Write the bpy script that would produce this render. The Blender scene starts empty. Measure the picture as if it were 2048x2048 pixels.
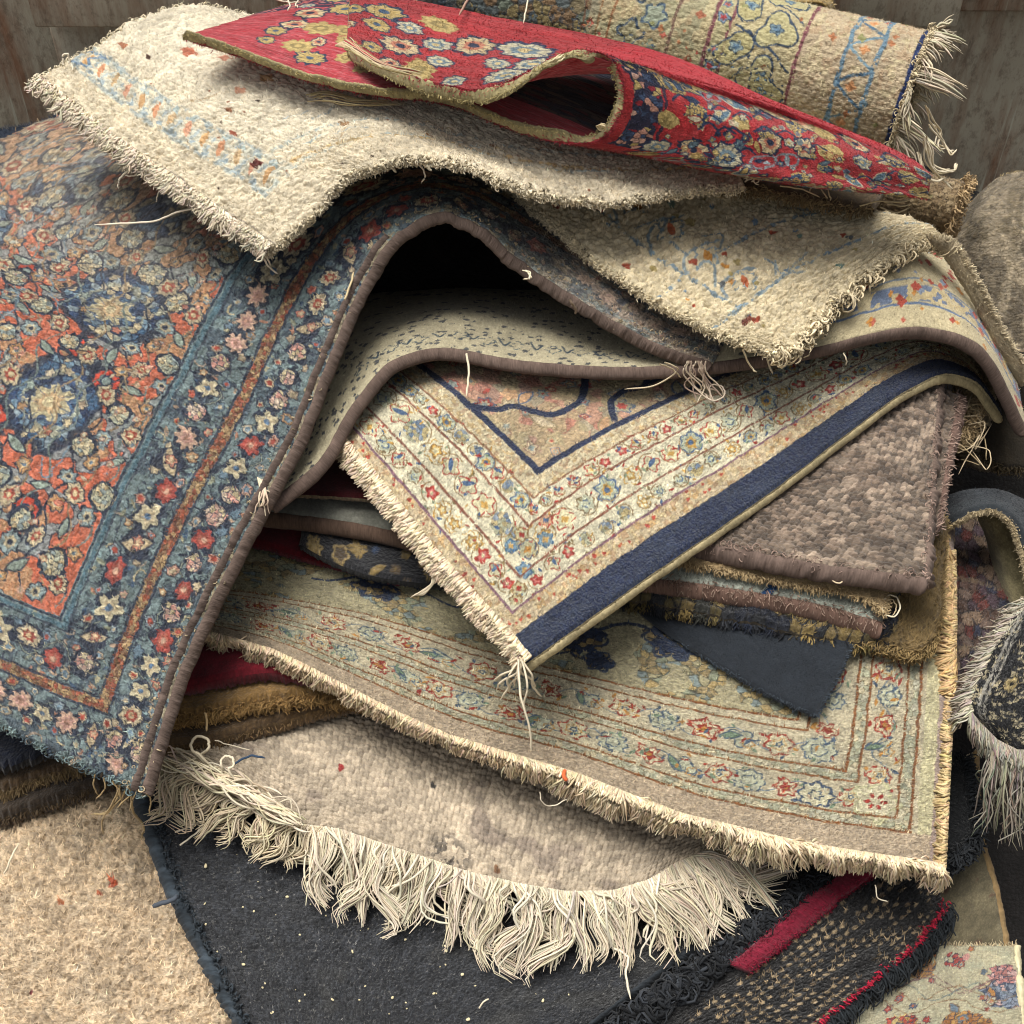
import bpy, math
import numpy as np
from math import radians, sin, cos, tan, pi

# ------------------------------------------------------------------ camera, world, sun, exposure
scene = bpy.context.scene
COL = scene.collection
PITCH, TILT, DIST, FOV = radians(42), radians(10), 1.67, radians(48.5)
ORG = np.array([0.0, 0.0, 1.0])
FWD = np.array([0, cos(PITCH), -sin(PITCH)])
UP = np.array([0, sin(PITCH), cos(PITCH)])
RIGHT = np.array([1.0, 0, 0])
CAM = ORG - DIST * FWD
NRM = np.array([0, -sin(TILT), cos(TILT)])
cam_d = bpy.data.cameras.new('camera')
cam = bpy.data.objects.new('camera', cam_d)
COL.objects.link(cam)
cam.location = CAM
cam.rotation_euler = (pi / 2 - PITCH, 0, 0)
cam_d.sensor_width = 36
cam_d.angle = FOV
cam_d.clip_start = 0.02
cam_d.clip_end = 200
scene.camera = cam

SUN_EL, SUN_AZ = radians(76), radians(-70)     # azimuth measured from +Y (away from camera), positive to the right
world = bpy.data.worlds.new("World")
scene.world = world
world.use_nodes = True
wn = world.node_tree
wn.nodes.clear()
sky = wn.nodes.new('ShaderNodeTexSky')
sky.sky_type = 'NISHITA'
sky.sun_disc = False
sky.sun_elevation = SUN_EL
sky.sun_rotation = SUN_AZ
sky.dust_density = 6.0
sky.air_density = 0.6
sky.ozone_density = 0.4
bg = wn.nodes.new('ShaderNodeBackground')
bg.inputs['Strength'].default_value = 0.11
wo = wn.nodes.new('ShaderNodeOutputWorld')
hs = wn.nodes.new('ShaderNodeHueSaturation')          # overcast: the sky's blue mostly greyed out
hs.inputs['Saturation'].default_value = .22
wn.links.new(sky.outputs[0], hs.inputs['Color'])
wn.links.new(hs.outputs[0], bg.inputs['Color'])
wn.links.new(bg.outputs[0], wo.inputs['Surface'])
sd = bpy.data.lights.new('sun', 'SUN')
sd.energy = 2.8
sd.angle = radians(42)
sd.color = (1.0, 0.965, 0.91)
sun = bpy.data.objects.new('sun', sd)
COL.objects.link(sun)
_s = np.array([sin(SUN_AZ) * cos(SUN_EL), cos(SUN_AZ) * cos(SUN_EL), sin(SUN_EL)])
from mathutils import Vector
sun.rotation_euler = Vector(_s).to_track_quat('Z', 'Y').to_euler()
vs_ = scene.view_settings
vs_.view_transform = 'Standard'
vs_.look = 'None'
vs_.exposure = 0.46
vs_.gamma = 1.0
vs_.use_curve_mapping = False
scene.cycles.filter_width = 1.05
scene.cycles.max_bounces = 5
scene.cycles.diffuse_bounces = 3

# ------------------------------------------------------------------ helpers: projection, noise, splines
T2 = tan(FOV / 2)
def at(x, y, h):
    """photo position (0..2048) and height above the heap's base slope -> world point(s)"""
    x = np.asarray(x, float); y = np.asarray(y, float); h = np.asarray(h, float)
    nx = (x - 1024) / 1024 * T2
    ny = -(y - 1024) / 1024 * T2
    d = FWD + nx[..., None] * RIGHT + ny[..., None] * UP
    k = (h - (CAM - ORG) @ NRM) / (d @ NRM)
    return CAM + d * k[..., None]
PX = DIST * 2 * T2 / 2048        # metres per photo pixel, mid scene

_rt = np.random.default_rng(7).random((257, 257)).astype(np.float32)
_rt[256] = _rt[0]; _rt[:, 256] = _rt[:, 0]
def vnoise(x, y, seed=0):
    x = np.asarray(x, np.float32) + seed * 37.17; y = np.asarray(y, np.float32) + seed * 11.71
    xi = np.floor(x).astype(int); yi = np.floor(y).astype(int)
    fx = x - xi; fy = y - yi
    fx = fx * fx * (3 - 2 * fx); fy = fy * fy * (3 - 2 * fy)
    xi &= 255; yi &= 255
    a = _rt[yi, xi]; b = _rt[yi, xi + 1]; c = _rt[yi + 1, xi]; d = _rt[yi + 1, xi + 1]
    return (a * (1 - fx) + b * fx) * (1 - fy) + (c * (1 - fx) + d * fx) * fy
def fbm(x, y, seed=0, o=3):
    s = 0; a = .5; t = 0
    for i in range(o):
        s = s + a * vnoise(x, y, seed + i * 5); t += a
        x = x * 2.03; y = y * 2.03; a *= .55
    return s / t
def voro(x, y, seed=0, jit=.9):
    """cell noise: F1, F2, per-cell random, in units of cells"""
    xi = np.floor(x).astype(int); yi = np.floor(y).astype(int)
    f1 = np.full(x.shape, 9., np.float32); f2 = f1.copy(); idr = np.zeros(x.shape, np.float32)
    for dy in (-1, 0, 1):
        for dx in (-1, 0, 1):
            cx = xi + dx; cy = yi + dy
            r1 = _rt[(cy + seed * 13) & 255, (cx + seed * 7) & 255]
            r2 = _rt[(cx * 3 + seed * 5 + 91) & 255, (cy * 5 + cx + seed * 3) & 255]
            px = cx + .5 + (r1 - .5) * jit; py = cy + .5 + (r2 - .5) * jit
            d = np.hypot(x - px, y - py)
            r3 = _rt[(cx * 7 + cy + 17 + seed) & 255, (cy * 3 + 29) & 255]
            new = d < f1
            f2 = np.where(new, f1, np.minimum(f2, d))
            idr = np.where(new, r3, idr)
            f1 = np.where(new, d, f1)
    return f1, f2, idr
def sm(a, b, x):
    t = np.clip((x - a) / (b - a), 0, 1)
    return t * t * (3 - 2 * t)
def hermite(kn, P, q):
    """P: (n,...) values at knots kn, evaluated at q (any shape) along axis 0"""
    kn = np.asarray(kn, float); P = np.asarray(P, float)
    n = len(kn)
    if n == 2:
        t = ((q - kn[0]) / (kn[1] - kn[0]))
        t = t.reshape(t.shape + (1,) * (P.ndim - 1))
        return P[0] + (P[1] - P[0]) * t
    dk = np.diff(kn)
    sl = (P[1:] - P[:-1]) / dk.reshape((-1,) + (1,) * (P.ndim - 1))
    m = np.empty_like(P)
    m[0] = sl[0]; m[-1] = sl[-1]
    w = (dk[1:] / (dk[1:] + dk[:-1])).reshape((-1,) + (1,) * (P.ndim - 1))
    m[1:-1] = sl[:-1] * w + sl[1:] * (1 - w)
    i = np.clip(np.searchsorted(kn, q) - 1, 0, n - 2)
    d = dk[i]; t = (q - kn[i]) / d
    e = lambda z: z.reshape(z.shape + (1,) * (P.ndim - 1))
    t = e(t); d = e(d)
    t2 = t * t; t3 = t2 * t
    return (2*t3 - 3*t2 + 1) * P[i] + (t3 - 2*t2 + t) * d * m[i] + (-2*t3 + 3*t2) * P[i+1] + (t3 - t2) * d * m[i+1]
def c_(h):
    h = h.lstrip('#')
    return np.array([int(h[i:i+2], 16) / 255 for i in (0, 2, 4)], np.float32)
def lin(c):
    c = np.clip(c, 0, 1)
    return np.where(c < .04045, c / 12.92, ((c + .055) / 1.055) ** 2.4)

# ------------------------------------------------------------------ helpers: objects and tags
def tag(o, label=None, cat=None, group=None, kind=None):
    if label: o['label'] = label
    if cat: o['category'] = cat
    if group: o['group'] = group
    if kind: o['kind'] = kind
    return o
def empty(name, loc, label, cat, group=None):
    o = bpy.data.objects.new(name, None)
    o.empty_display_size = .05
    COL.objects.link(o)
    o.location = loc
    return tag(o, label, cat, group)
def mesh_obj(name, V, F4, mat, parent=None, col=None, uv=None, F3=None, smooth=True):
    """V (n,3), quads F4 (m,4), optional tris; col per vertex (sRGB), uv per vertex"""
    V = np.asarray(V, np.float32)
    if parent is not None:
        q = parent
        while q is not None:
            V = V - np.array(q.location, np.float32); q = q.parent
    me = bpy.data.meshes.new(name)
    n4 = 0 if F4 is None else len(F4); n3 = 0 if F3 is None else len(F3)
    loops = np.concatenate([np.asarray(F4, np.int32).ravel() if n4 else np.zeros(0, np.int32),
                            np.asarray(F3, np.int32).ravel() if n3 else np.zeros(0, np.int32)])
    tot = np.concatenate([np.full(n4, 4, np.int32), np.full(n3, 3, np.int32)])
    st = np.concatenate([[0], np.cumsum(tot)[:-1]]).astype(np.int32)
    me.vertices.add(len(V)); me.vertices.foreach_set('co', V.ravel())
    me.loops.add(len(loops)); me.loops.foreach_set('vertex_index', loops)
    me.polygons.add(n4 + n3)
    me.polygons.foreach_set('loop_start', st)
    me.update(calc_edges=True)
    if smooth:
        me.polygons.foreach_set('use_smooth', np.ones(n4 + n3, bool))
    if col is not None:
        a = me.color_attributes.new('Col', 'FLOAT_COLOR', 'POINT')
        c = np.ones((len(V), 4), np.float32); c[:, :3] = lin(col)
        a.data.foreach_set('color', c.ravel())
    if uv is not None:
        u = me.uv_layers.new(name='UVMap')
        u.data.foreach_set('uv', np.asarray(uv, np.float32)[loops].ravel())
    me.materials.append(mat)
    o = bpy.data.objects.new(name, me)
    COL.objects.link(o)
    if parent is not None: o.parent = parent
    return o

# ------------------------------------------------------------------ materials
def new_mat(name):
    m = bpy.data.materials.new(name)
    m.use_nodes = True
    nt = m.node_tree; nt.nodes.clear()
    out = nt.nodes.new('ShaderNodeOutputMaterial')
    b = nt.nodes.new('ShaderNodeBsdfPrincipled')
    nt.links.new(b.outputs[0], out.inputs[0])
    return m, nt, b
_mats = {}
def wool(name, knot=6.0, aspect=1.4, bump=.8, var=.30, fleck=.12, rough=.95, relief=.5, sheen=.15, kd=.0016):
    """yarn surface: colour from the rug's own pattern, knots and flecks from UV (photo px / 100)"""
    if name in _mats: return _mats[name]
    m, nt, b = new_mat(name)
    N, L = nt.nodes, nt.links
    at_ = N.new('ShaderNodeAttribute'); at_.attribute_name = 'Col'
    tc = N.new('ShaderNodeTexCoord')
    mp = N.new('ShaderNodeMapping'); mp.inputs['Scale'].default_value = (100 / (knot * aspect), 100 / knot, 1)
    L.new(tc.outputs['UV'], mp.inputs['Vector'])
    # wobble the rows of knots
    nz = N.new('ShaderNodeTexNoise'); nz.inputs['Scale'].default_value = .35; nz.inputs['Detail'].default_value = 2
    L.new(mp.outputs[0], nz.inputs['Vector'])
    ad = N.new('ShaderNodeVectorMath'); ad.operation = 'MULTIPLY_ADD'
    ad.inputs[1].default_value = (1.6, 1.6, 0); L.new(nz.outputs['Color'], ad.inputs[0]); L.new(mp.outputs[0], ad.inputs[2])
    vo = N.new('ShaderNodeTexVoronoi'); vo.feature = 'F1'; vo.inputs['Scale'].default_value = 1; vo.inputs['Randomness'].default_value = .75
    L.new(ad.outputs[0], vo.inputs['Vector'])
    n2 = N.new('ShaderNodeTexNoise'); n2.inputs['Scale'].default_value = 2.6; n2.inputs['Detail'].default_value = 4; n2.inputs['Roughness'].default_value = .7
    L.new(mp.outputs[0], n2.inputs['Vector'])
    n3 = N.new('ShaderNodeTexNoise'); n3.inputs['Scale'].default_value = .09; n3.inputs['Detail'].default_value = 3
    L.new(mp.outputs[0], n3.inputs['Vector'])
    # brightness factor: shade painted into the gaps between the knots, every knot its own tone
    mr = N.new('ShaderNodeMapRange'); mr.inputs['From Min'].default_value = .15; mr.inputs['From Max'].default_value = .75
    mr.inputs['To Min'].default_value = 1 + var * .35; mr.inputs['To Max'].default_value = 1 - var
    L.new(vo.outputs['Distance'], mr.inputs['Value'])
    sep = N.new('ShaderNodeSeparateColor'); L.new(vo.outputs['Color'], sep.inputs[0])
    m2 = N.new('ShaderNodeMapRange'); m2.inputs['To Min'].default_value = 1 - fleck; m2.inputs['To Max'].default_value = 1 + fleck
    L.new(sep.outputs[0], m2.inputs['Value'])
    m3 = N.new('ShaderNodeMapRange'); m3.inputs['From Min'].default_value = .3; m3.inputs['From Max'].default_value = .7
    m3.inputs['To Min'].default_value = .86; m3.inputs['To Max'].default_value = 1.1
    L.new(n3.outputs[0], m3.inputs['Value'])
    m4 = N.new('ShaderNodeMapRange'); m4.inputs['From Min'].default_value = .3; m4.inputs['From Max'].default_value = .7
    m4.inputs['To Min'].default_value = 1 - var * .6; m4.inputs['To Max'].default_value = 1 + var * .5
    L.new(n2.outputs[0], m4.inputs['Value'])
    def mul(a, c):
        q = N.new('ShaderNodeMath'); q.operation = 'MULTIPLY'; L.new(a, q.inputs[0]); L.new(c, q.inputs[1]); return q.outputs[0]
    f = mul(mul(mr.outputs[0], m2.outputs[0]), mul(m3.outputs[0], m4.outputs[0]))
    vm = N.new('ShaderNodeVectorMath'); vm.operation = 'SCALE'
    L.new(at_.outputs['Color'], vm.inputs[0]); L.new(f, vm.inputs['Scale'])
    L.new(vm.outputs[0], b.inputs['Base Color'])
    b.inputs['Roughness'].default_value = rough
    b.inputs['Specular IOR Level'].default_value = .12
    b.inputs['Sheen Weight'].default_value = sheen
    b.inputs['Sheen Roughness'].default_value = .6
    # bump: knots + fibre noise, then the pattern's own relief
    iv = N.new('ShaderNodeMath'); iv.operation = 'MULTIPLY_ADD'; iv.inputs[1].default_value = -1.1
    L.new(vo.outputs['Distance'], iv.inputs[0]); L.new(n2.outputs[0], iv.inputs[2])
    bp = N.new('ShaderNodeBump'); bp.inputs['Strength'].default_value = bump; bp.inputs['Distance'].default_value = kd
    L.new(iv.outputs[0], bp.inputs['Height'])
    if relief:
        rg = N.new('ShaderNodeRGBToBW'); L.new(at_.outputs['Color'], rg.inputs[0])
        b2 = N.new('ShaderNodeBump'); b2.inputs['Strength'].default_value = relief; b2.inputs['Distance'].default_value = .002
        L.new(rg.outputs[0], b2.inputs['Height']); L.new(bp.outputs[0], b2.inputs['Normal'])
        L.new(b2.outputs[0], b.inputs['Normal'])
    else:
        L.new(bp.outputs[0], b.inputs['Normal'])
    _mats[name] = m
    return m
def yarn(name, rough=.9, wrap=0.0, var=.25):
    """strands and wrapped bindings: colour per vertex; 'wrap' = px between the turns of the binding thread"""
    if name in _mats: return _mats[name]
    m, nt, b = new_mat(name)
    N, L = nt.nodes, nt.links
    at_ = N.new('ShaderNodeAttribute'); at_.attribute_name = 'Col'
    b.inputs['Roughness'].default_value = rough
    b.inputs['Specular IOR Level'].default_value = .15
    b.inputs['Sheen Weight'].default_value = .05
    tc = N.new('ShaderNodeTexCoord')
    if wrap:
        mp = N.new('ShaderNodeMapping'); mp.inputs['Scale'].default_value = (100 / wrap, 6, 1)
        L.new(tc.outputs['UV'], mp.inputs['Vector'])
        mp.inputs['Rotation'].default_value = (0, 0, 0)
        n1 = N.new('ShaderNodeTexNoise'); n1.inputs['Scale'].default_value = .9; n1.inputs['Detail'].default_value = 3
        L.new(mp.outputs[0], n1.inputs['Vector'])
        n2 = N.new('ShaderNodeTexNoise'); n2.inputs['Scale'].default_value = .12; n2.inputs['Detail'].default_value = 3
        L.new(mp.outputs[0], n2.inputs['Vector'])
        bp = N.new('ShaderNodeBump'); bp.inputs['Strength'].default_value = .9; bp.inputs['Distance'].default_value = .0016
        L.new(n1.outputs[0], bp.inputs['Height']); L.new(bp.outputs[0], b.inputs['Normal'])
        a1 = N.new('ShaderNodeMath'); a1.operation = 'ADD'; L.new(n1.outputs[0], a1.inputs[0]); L.new(n2.outputs[0], a1.inputs[1])
        mr = N.new('ShaderNodeMapRange'); mr.inputs['From Min'].default_value = .7; mr.inputs['From Max'].default_value = 1.3
        mr.inputs['To Min'].default_value = 1 - var * 1.4; mr.inputs['To Max'].default_value = 1 + var * 1.2
        L.new(a1.outputs[0], mr.inputs['Value'])
        vm = N.new('ShaderNodeVectorMath'); vm.operation = 'SCALE'
        L.new(at_.outputs['Color'], vm.inputs[0]); L.new(mr.outputs[0], vm.inputs['Scale'])
        L.new(vm.outputs[0], b.inputs['Base Color'])
    else:
        L.new(at_.outputs['Color'], b.inputs['Base Color'])
    _mats[name] = m
    return m

# ------------------------------------------------------------------ strands (fringes, fuzz, loose threads)
RNG = np.random.default_rng(11)
def tubes(name, paths, rad, cols, parent, mat=None, sides=4, taper=.35):
    """paths (n,m,3), rad (n,) metres, cols (n,3) sRGB -> one mesh"""
    n, m, _ = paths.shape
    t = np.gradient(paths, axis=1)
    t /= np.linalg.norm(t, axis=2, keepdims=True) + 1e-9
    ref = np.where(np.abs(t[..., 2:3]) > .9, np.array([1., 0, 0]), np.array([0, 0, 1.]))
    a = np.cross(t, ref); a /= np.linalg.norm(a, axis=2, keepdims=True) + 1e-9
    b = np.cross(t, a)
    prof = np.ones(m); prof[-1] = taper; prof[-2] = .5 + taper / 2 if m > 3 else prof[-2]
    R = rad[:, None] * prof[None]
    V = []
    for k in range(sides):
        th = 2 * pi * k / sides
        V.append(paths + (a * cos(th) + b * sin(th)) * R[..., None])
    V = np.stack(V, 2).reshape(-1, 3)              # n,m,sides
    idx = np.arange(n * m * sides).reshape(n, m, sides)
    A = idx[:, :-1]; B = idx[:, 1:]
    F = np.stack([A, np.roll(A, -1, 2), np.roll(B, -1, 2), B], -1).reshape(-1, 4)
    C = np.repeat(cols, m * sides, 0)
    uv = np.zeros((len(V), 2), np.float32)
    return mesh_obj(name, V, F, mat or yarn('cotton_yarn'), parent, C, uv)
def shade(base, n, amt=.10):
    base = np.asarray(base, np.float32)
    return np.clip(base[None] * (1 + RNG.normal(0, amt, (n, 1))) + RNG.normal(0, amt * .15, (n, 3)), 0, 1).astype(np.float32)
def px_strands(x0, y0, h0, dx, dy, h1, m=9, wob=6, curl=0, lift=.01, wfreq=1.5):
    """strands laid out over the heap's slope: roots, offsets to the tips, all arrays (n,)"""
    n = len(x0); t = np.linspace(0, 1, m)[None]
    L = np.hypot(dx, dy) + 1e-6; ux, uy = dx / L, dy / L
    ph = RNG.random((n, 1)) * 6.3; fr = wfreq * (.6 + .8 * RNG.random((n, 1)))
    w = wob * RNG.normal(0, .6, (n, 1)) * np.sin(ph + t * fr * 6.3) * t ** .7 + curl * RNG.normal(0, 1, (n, 1)) * t ** 2
    X = x0[:, None] + dx[:, None] * t - uy[:, None] * w
    Y = y0[:, None] + dy[:, None] * t + ux[:, None] * w
    H = np.asarray(h0)[..., None] * (1 - t) + np.asarray(h1)[..., None] * t if np.ndim(h0) else h0 * (1 - t) + h1 * t
    H = H + lift * np.sin(pi * np.clip(t, 0, 1)) * (.4 + RNG.random((n, 1))) + .002 * RNG.random((n, 1))
    return at(X, Y, H)
def thread(parent, pts, r=1.6, col='e8dfcc', m=24, name='loose_thread'):
    """one long loose thread through photo points (x, y, h)"""
    p = np.array(pts, float)
    q = np.linspace(0, len(p) - 1, m)
    P = hermite(np.arange(len(p)), p, q) if len(p) > 2 else hermite([0, 1], p, q)
    P[:, 0] += (vnoise(q * 3, q * 0, int(p[0, 0]) % 50) - .5) * 3
    P[:, 1] += (vnoise(q * 3, q * 0 + 9, int(p[0, 1]) % 50) - .5) * 3
    W = at(P[:, 0], P[:, 1], P[:, 2])[None]
    return tubes(name, W, np.array([r * .78 * PX]), c_(col)[None], parent, sides=5)

# ------------------------------------------------------------------ rug pattern canvas
class Canvas:
    def __init__(s, X, Y, warp=0, wsc=30, seed=1):
        s.X, s.Y = X, Y
        s.wx = X + (fbm(X / wsc, Y / wsc, seed) - .5) * 2 * warp
        s.wy = Y + (fbm(X / wsc, Y / wsc, seed + 9) - .5) * 2 * warp
        s.c = np.zeros(X.shape + (3,), np.float32)
        s.sx = X[0, 1] - X[0, 0]; s.sy = Y[1, 0] - Y[0, 0]
        s.x0, s.y0 = X[0, 0], Y[0, 0]
        s.warp = warp
        s.ky = 1.0
    def stretch(s, ky):
        """draw from now on with y shortened by ky (motifs come out ky times longer)"""
        s.wy = s.wy * s.ky / ky; s.ky = ky
    def win(s, cx, cy, r):
        r = (r + s.warp + 2) * max(1, s.ky); cy = cy * s.ky
        j0 = int(max(0, (cx - r - s.x0) / s.sx)); j1 = int(min(s.X.shape[1], (cx + r - s.x0) / s.sx + 2))
        i0 = int(max(0, (cy - r - s.y0) / s.sy)); i1 = int(min(s.X.shape[0], (cy + r - s.y0) / s.sy + 2))
        if j1 <= j0 or i1 <= i0: return None
        return slice(i0, i1), slice(j0, j1)
    def put(s, mask, col, a=1.0, sl=None):
        c = s.c if sl is None else s.c[sl]
        m = (mask.astype(np.float32) * a)[..., None]
        c += (c_(col) if isinstance(col, str) else col - 0) * m - c * m
    def flower(s, cx, cy, r, cols, petals=6, rot=0, amp=.2, sq=1.0):
        """cols from outside in: outline, petals, inner ring, centre (None = leave)"""
        w = s.win(cx, cy, r * 1.5)
        if w is None: return
        x = s.wx[w] - cx; y = (s.wy[w] - cy) / sq
        cr, sr = cos(rot), sin(rot); x, y = x * cr + y * sr, -x * sr + y * cr
        d = np.hypot(x, y); a = np.arctan2(y, x)
        R = r * (1 + amp * np.cos(petals * a) + .1 * np.cos(a * 2 + cx))
        R = R * (.9 + .25 * vnoise(x / 5 + cx, y / 5 + cy))
        ks = [1.2, 1.0, .58, .3]
        for k, cc in zip(ks, cols):
            if cc is None: continue
            Rk = R * k if k > .5 else r * k
            s.put(sm(Rk + 1.2, Rk - 1.2, d), cc, 1, w)
        # petal divisions
        if r > 9 and cols[0] is not None:
            pd = (np.abs(np.sin(petals * a / 2)) < .16) & (d < R) & (d > r * .5)
            s.put(pd, cols[0], .55, w)
    def ring(s, cx, cy, r, col, wd=3, petals=6, amp=.2, rot=0, sq=1.0, fill=None, brk=.35):
        w = s.win(cx, cy, r * 1.5)
        if w is None: return
        x = s.wx[w] - cx; y = (s.wy[w] - cy) / sq
        d = np.hypot(x, y); a = np.arctan2(y, x) + rot
        R = r * (1 + amp * np.cos(petals * a))
        if fill is not None: s.put(sm(R + 1, R - 1, d), fill, .85, w)
        n = vnoise(x / 4 + cx, y / 4 + cy)
        s.put(sm(wd / 2 + 1, wd / 2 - .6, np.abs(d - R)) * (n > brk), col, .9, w)
    def leaf(s, cx, cy, l, wd, ang, col, out=None):
        w = s.win(cx, cy, l)
        if w is None: return
        x = s.wx[w] - cx; y = s.wy[w] - cy
        ca, sa = cos(ang), sin(ang); u = x * ca + y * sa; v = -x * sa + y * ca + .0035 * u * u
        e = np.abs(v) / wd + (u / l) ** 2 * 1.0
        if out: s.put(sm(.78, .6, e * .5), out, 1, w)
        s.put(sm(.55, .42, e * .5), col, 1, w)
    def curve(s, pts, wd, col, brk=.2, a=.9):
        """thin drawn line through points"""
        p = np.array(pts, float)
        q = hermite(np.arange(len(p)), p, np.linspace(0, len(p) - 1, len(p) * 8)) if len(p) > 2 else p
        for i in range(len(q) - 1):
            ax, ay = q[i]; bx, by = q[i + 1]
            w = s.win((ax + bx) / 2, (ay + by) / 2, math.hypot(bx - ax, by - ay) / 2 + wd + 2)
            if w is None: continue
            x = s.wx[w]; y = s.wy[w]
            dx, dy = bx - ax, by - ay; L2 = dx * dx + dy * dy + 1e-6
            t = np.clip(((x - ax) * dx + (y - ay) * dy) / L2, 0, 1)
            d = np.hypot(x - ax - t * dx, y - ay - t * dy)
            s.put(sm(wd / 2 + .9, wd / 2 - .7, d), col, a * (1 if brk == 0 or RNG.random() > brk * .5 else .35), w)
    def mottle(s, sc, amt, seed=3, tint=None):
        n = (fbm(s.X / sc, s.Y / sc, seed, 4) - .5) * 2
        if tint is None: s.c *= (1 + amt * n)[..., None]
        else: s.put(np.clip(n * 2.2, 0, 1), tint, amt)
    def cells(s, mask, size, pal, out, ow=.10, seed=1, asp=1.0, a=1.0, wts=None):
        """busy ground of many small coloured patches with dark outlines"""
        f1, f2, r = voro(s.wx / size, s.wy / (size * asp), seed)
        pal = np.array([c_(p) for p in pal])
        k = np.minimum((r * len(pal)).astype(int), len(pal) - 1)
        cc = pal[k]
        e = sm(ow + .05, ow - .05, f2 - f1)[..., None]
        cc = cc * (1 - e) + c_(out) * e
        m = (mask.astype(np.float32) * a)[..., None]
        s.c += (cc - s.c) * m
    def spot(s, x, y, r, size, pal, out, ow=.1, seed=1, ky=1.0, edge=.3, esc=8):
        """one rosette made of small coloured patches"""
        w = s.win(x, y, r * 1.6)
        if w is None: return
        wx, wy = s.wx[w], s.wy[w]
        m = np.hypot(wx - x, (wy - y) * ky) < r * (.85 + edge * vnoise(wx / esc, wy / esc, seed))
        f1, f2, q = voro(wx / size, wy / size, seed)
        pl = np.array([c_(p) for p in pal]); k = np.minimum((q * len(pl)).astype(int), len(pl) - 1)
        e = sm(ow + .05, ow - .05, f2 - f1)[..., None]
        cc = pl[k] * (1 - e) + c_(out) * e
        s.c[w] += (cc - s.c[w]) * m.astype(np.float32)[..., None]
def busy(cv, x0, x1, y0, y1, n, rmin, rmax, pal, outs, rng, keep=None, asp=1):
    """scatter of little flowers and leaves in a rectangle of the canvas"""
    pts = []
    for _ in range(n * 6):
        if len(pts) >= n: break
        x = rng.uniform(x0, x1); y = rng.uniform(y0, y1); r = rng.uniform(rmin, rmax)
        if keep is not None and not keep(x, y): continue
        if all((x - a) ** 2 + (y - b) ** 2 > (r + q) ** 2 * .9 for a, b, q in pts): pts.append((x, y, r))
    for x, y, r in pts:
        k = rng.integers(0, 10); p = [pal[i] for i in rng.integers(0, len(pal), 3)]
        o = outs[rng.integers(0, len(outs))]
        if k < 6: cv.flower(x, y, r, [o, p[0], p[1], p[2]], int(rng.integers(4, 8)), rng.uniform(0, 6), .2)
        elif k < 8: cv.leaf(x, y, r * 1.8, r * .7, rng.uniform(0, 3.1), p[0], o)
        else: cv.ring(x, y, r, p[0], max(2.5, r * .3), 5, .15, fill=p[1], brk=.1)
    return pts

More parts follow.
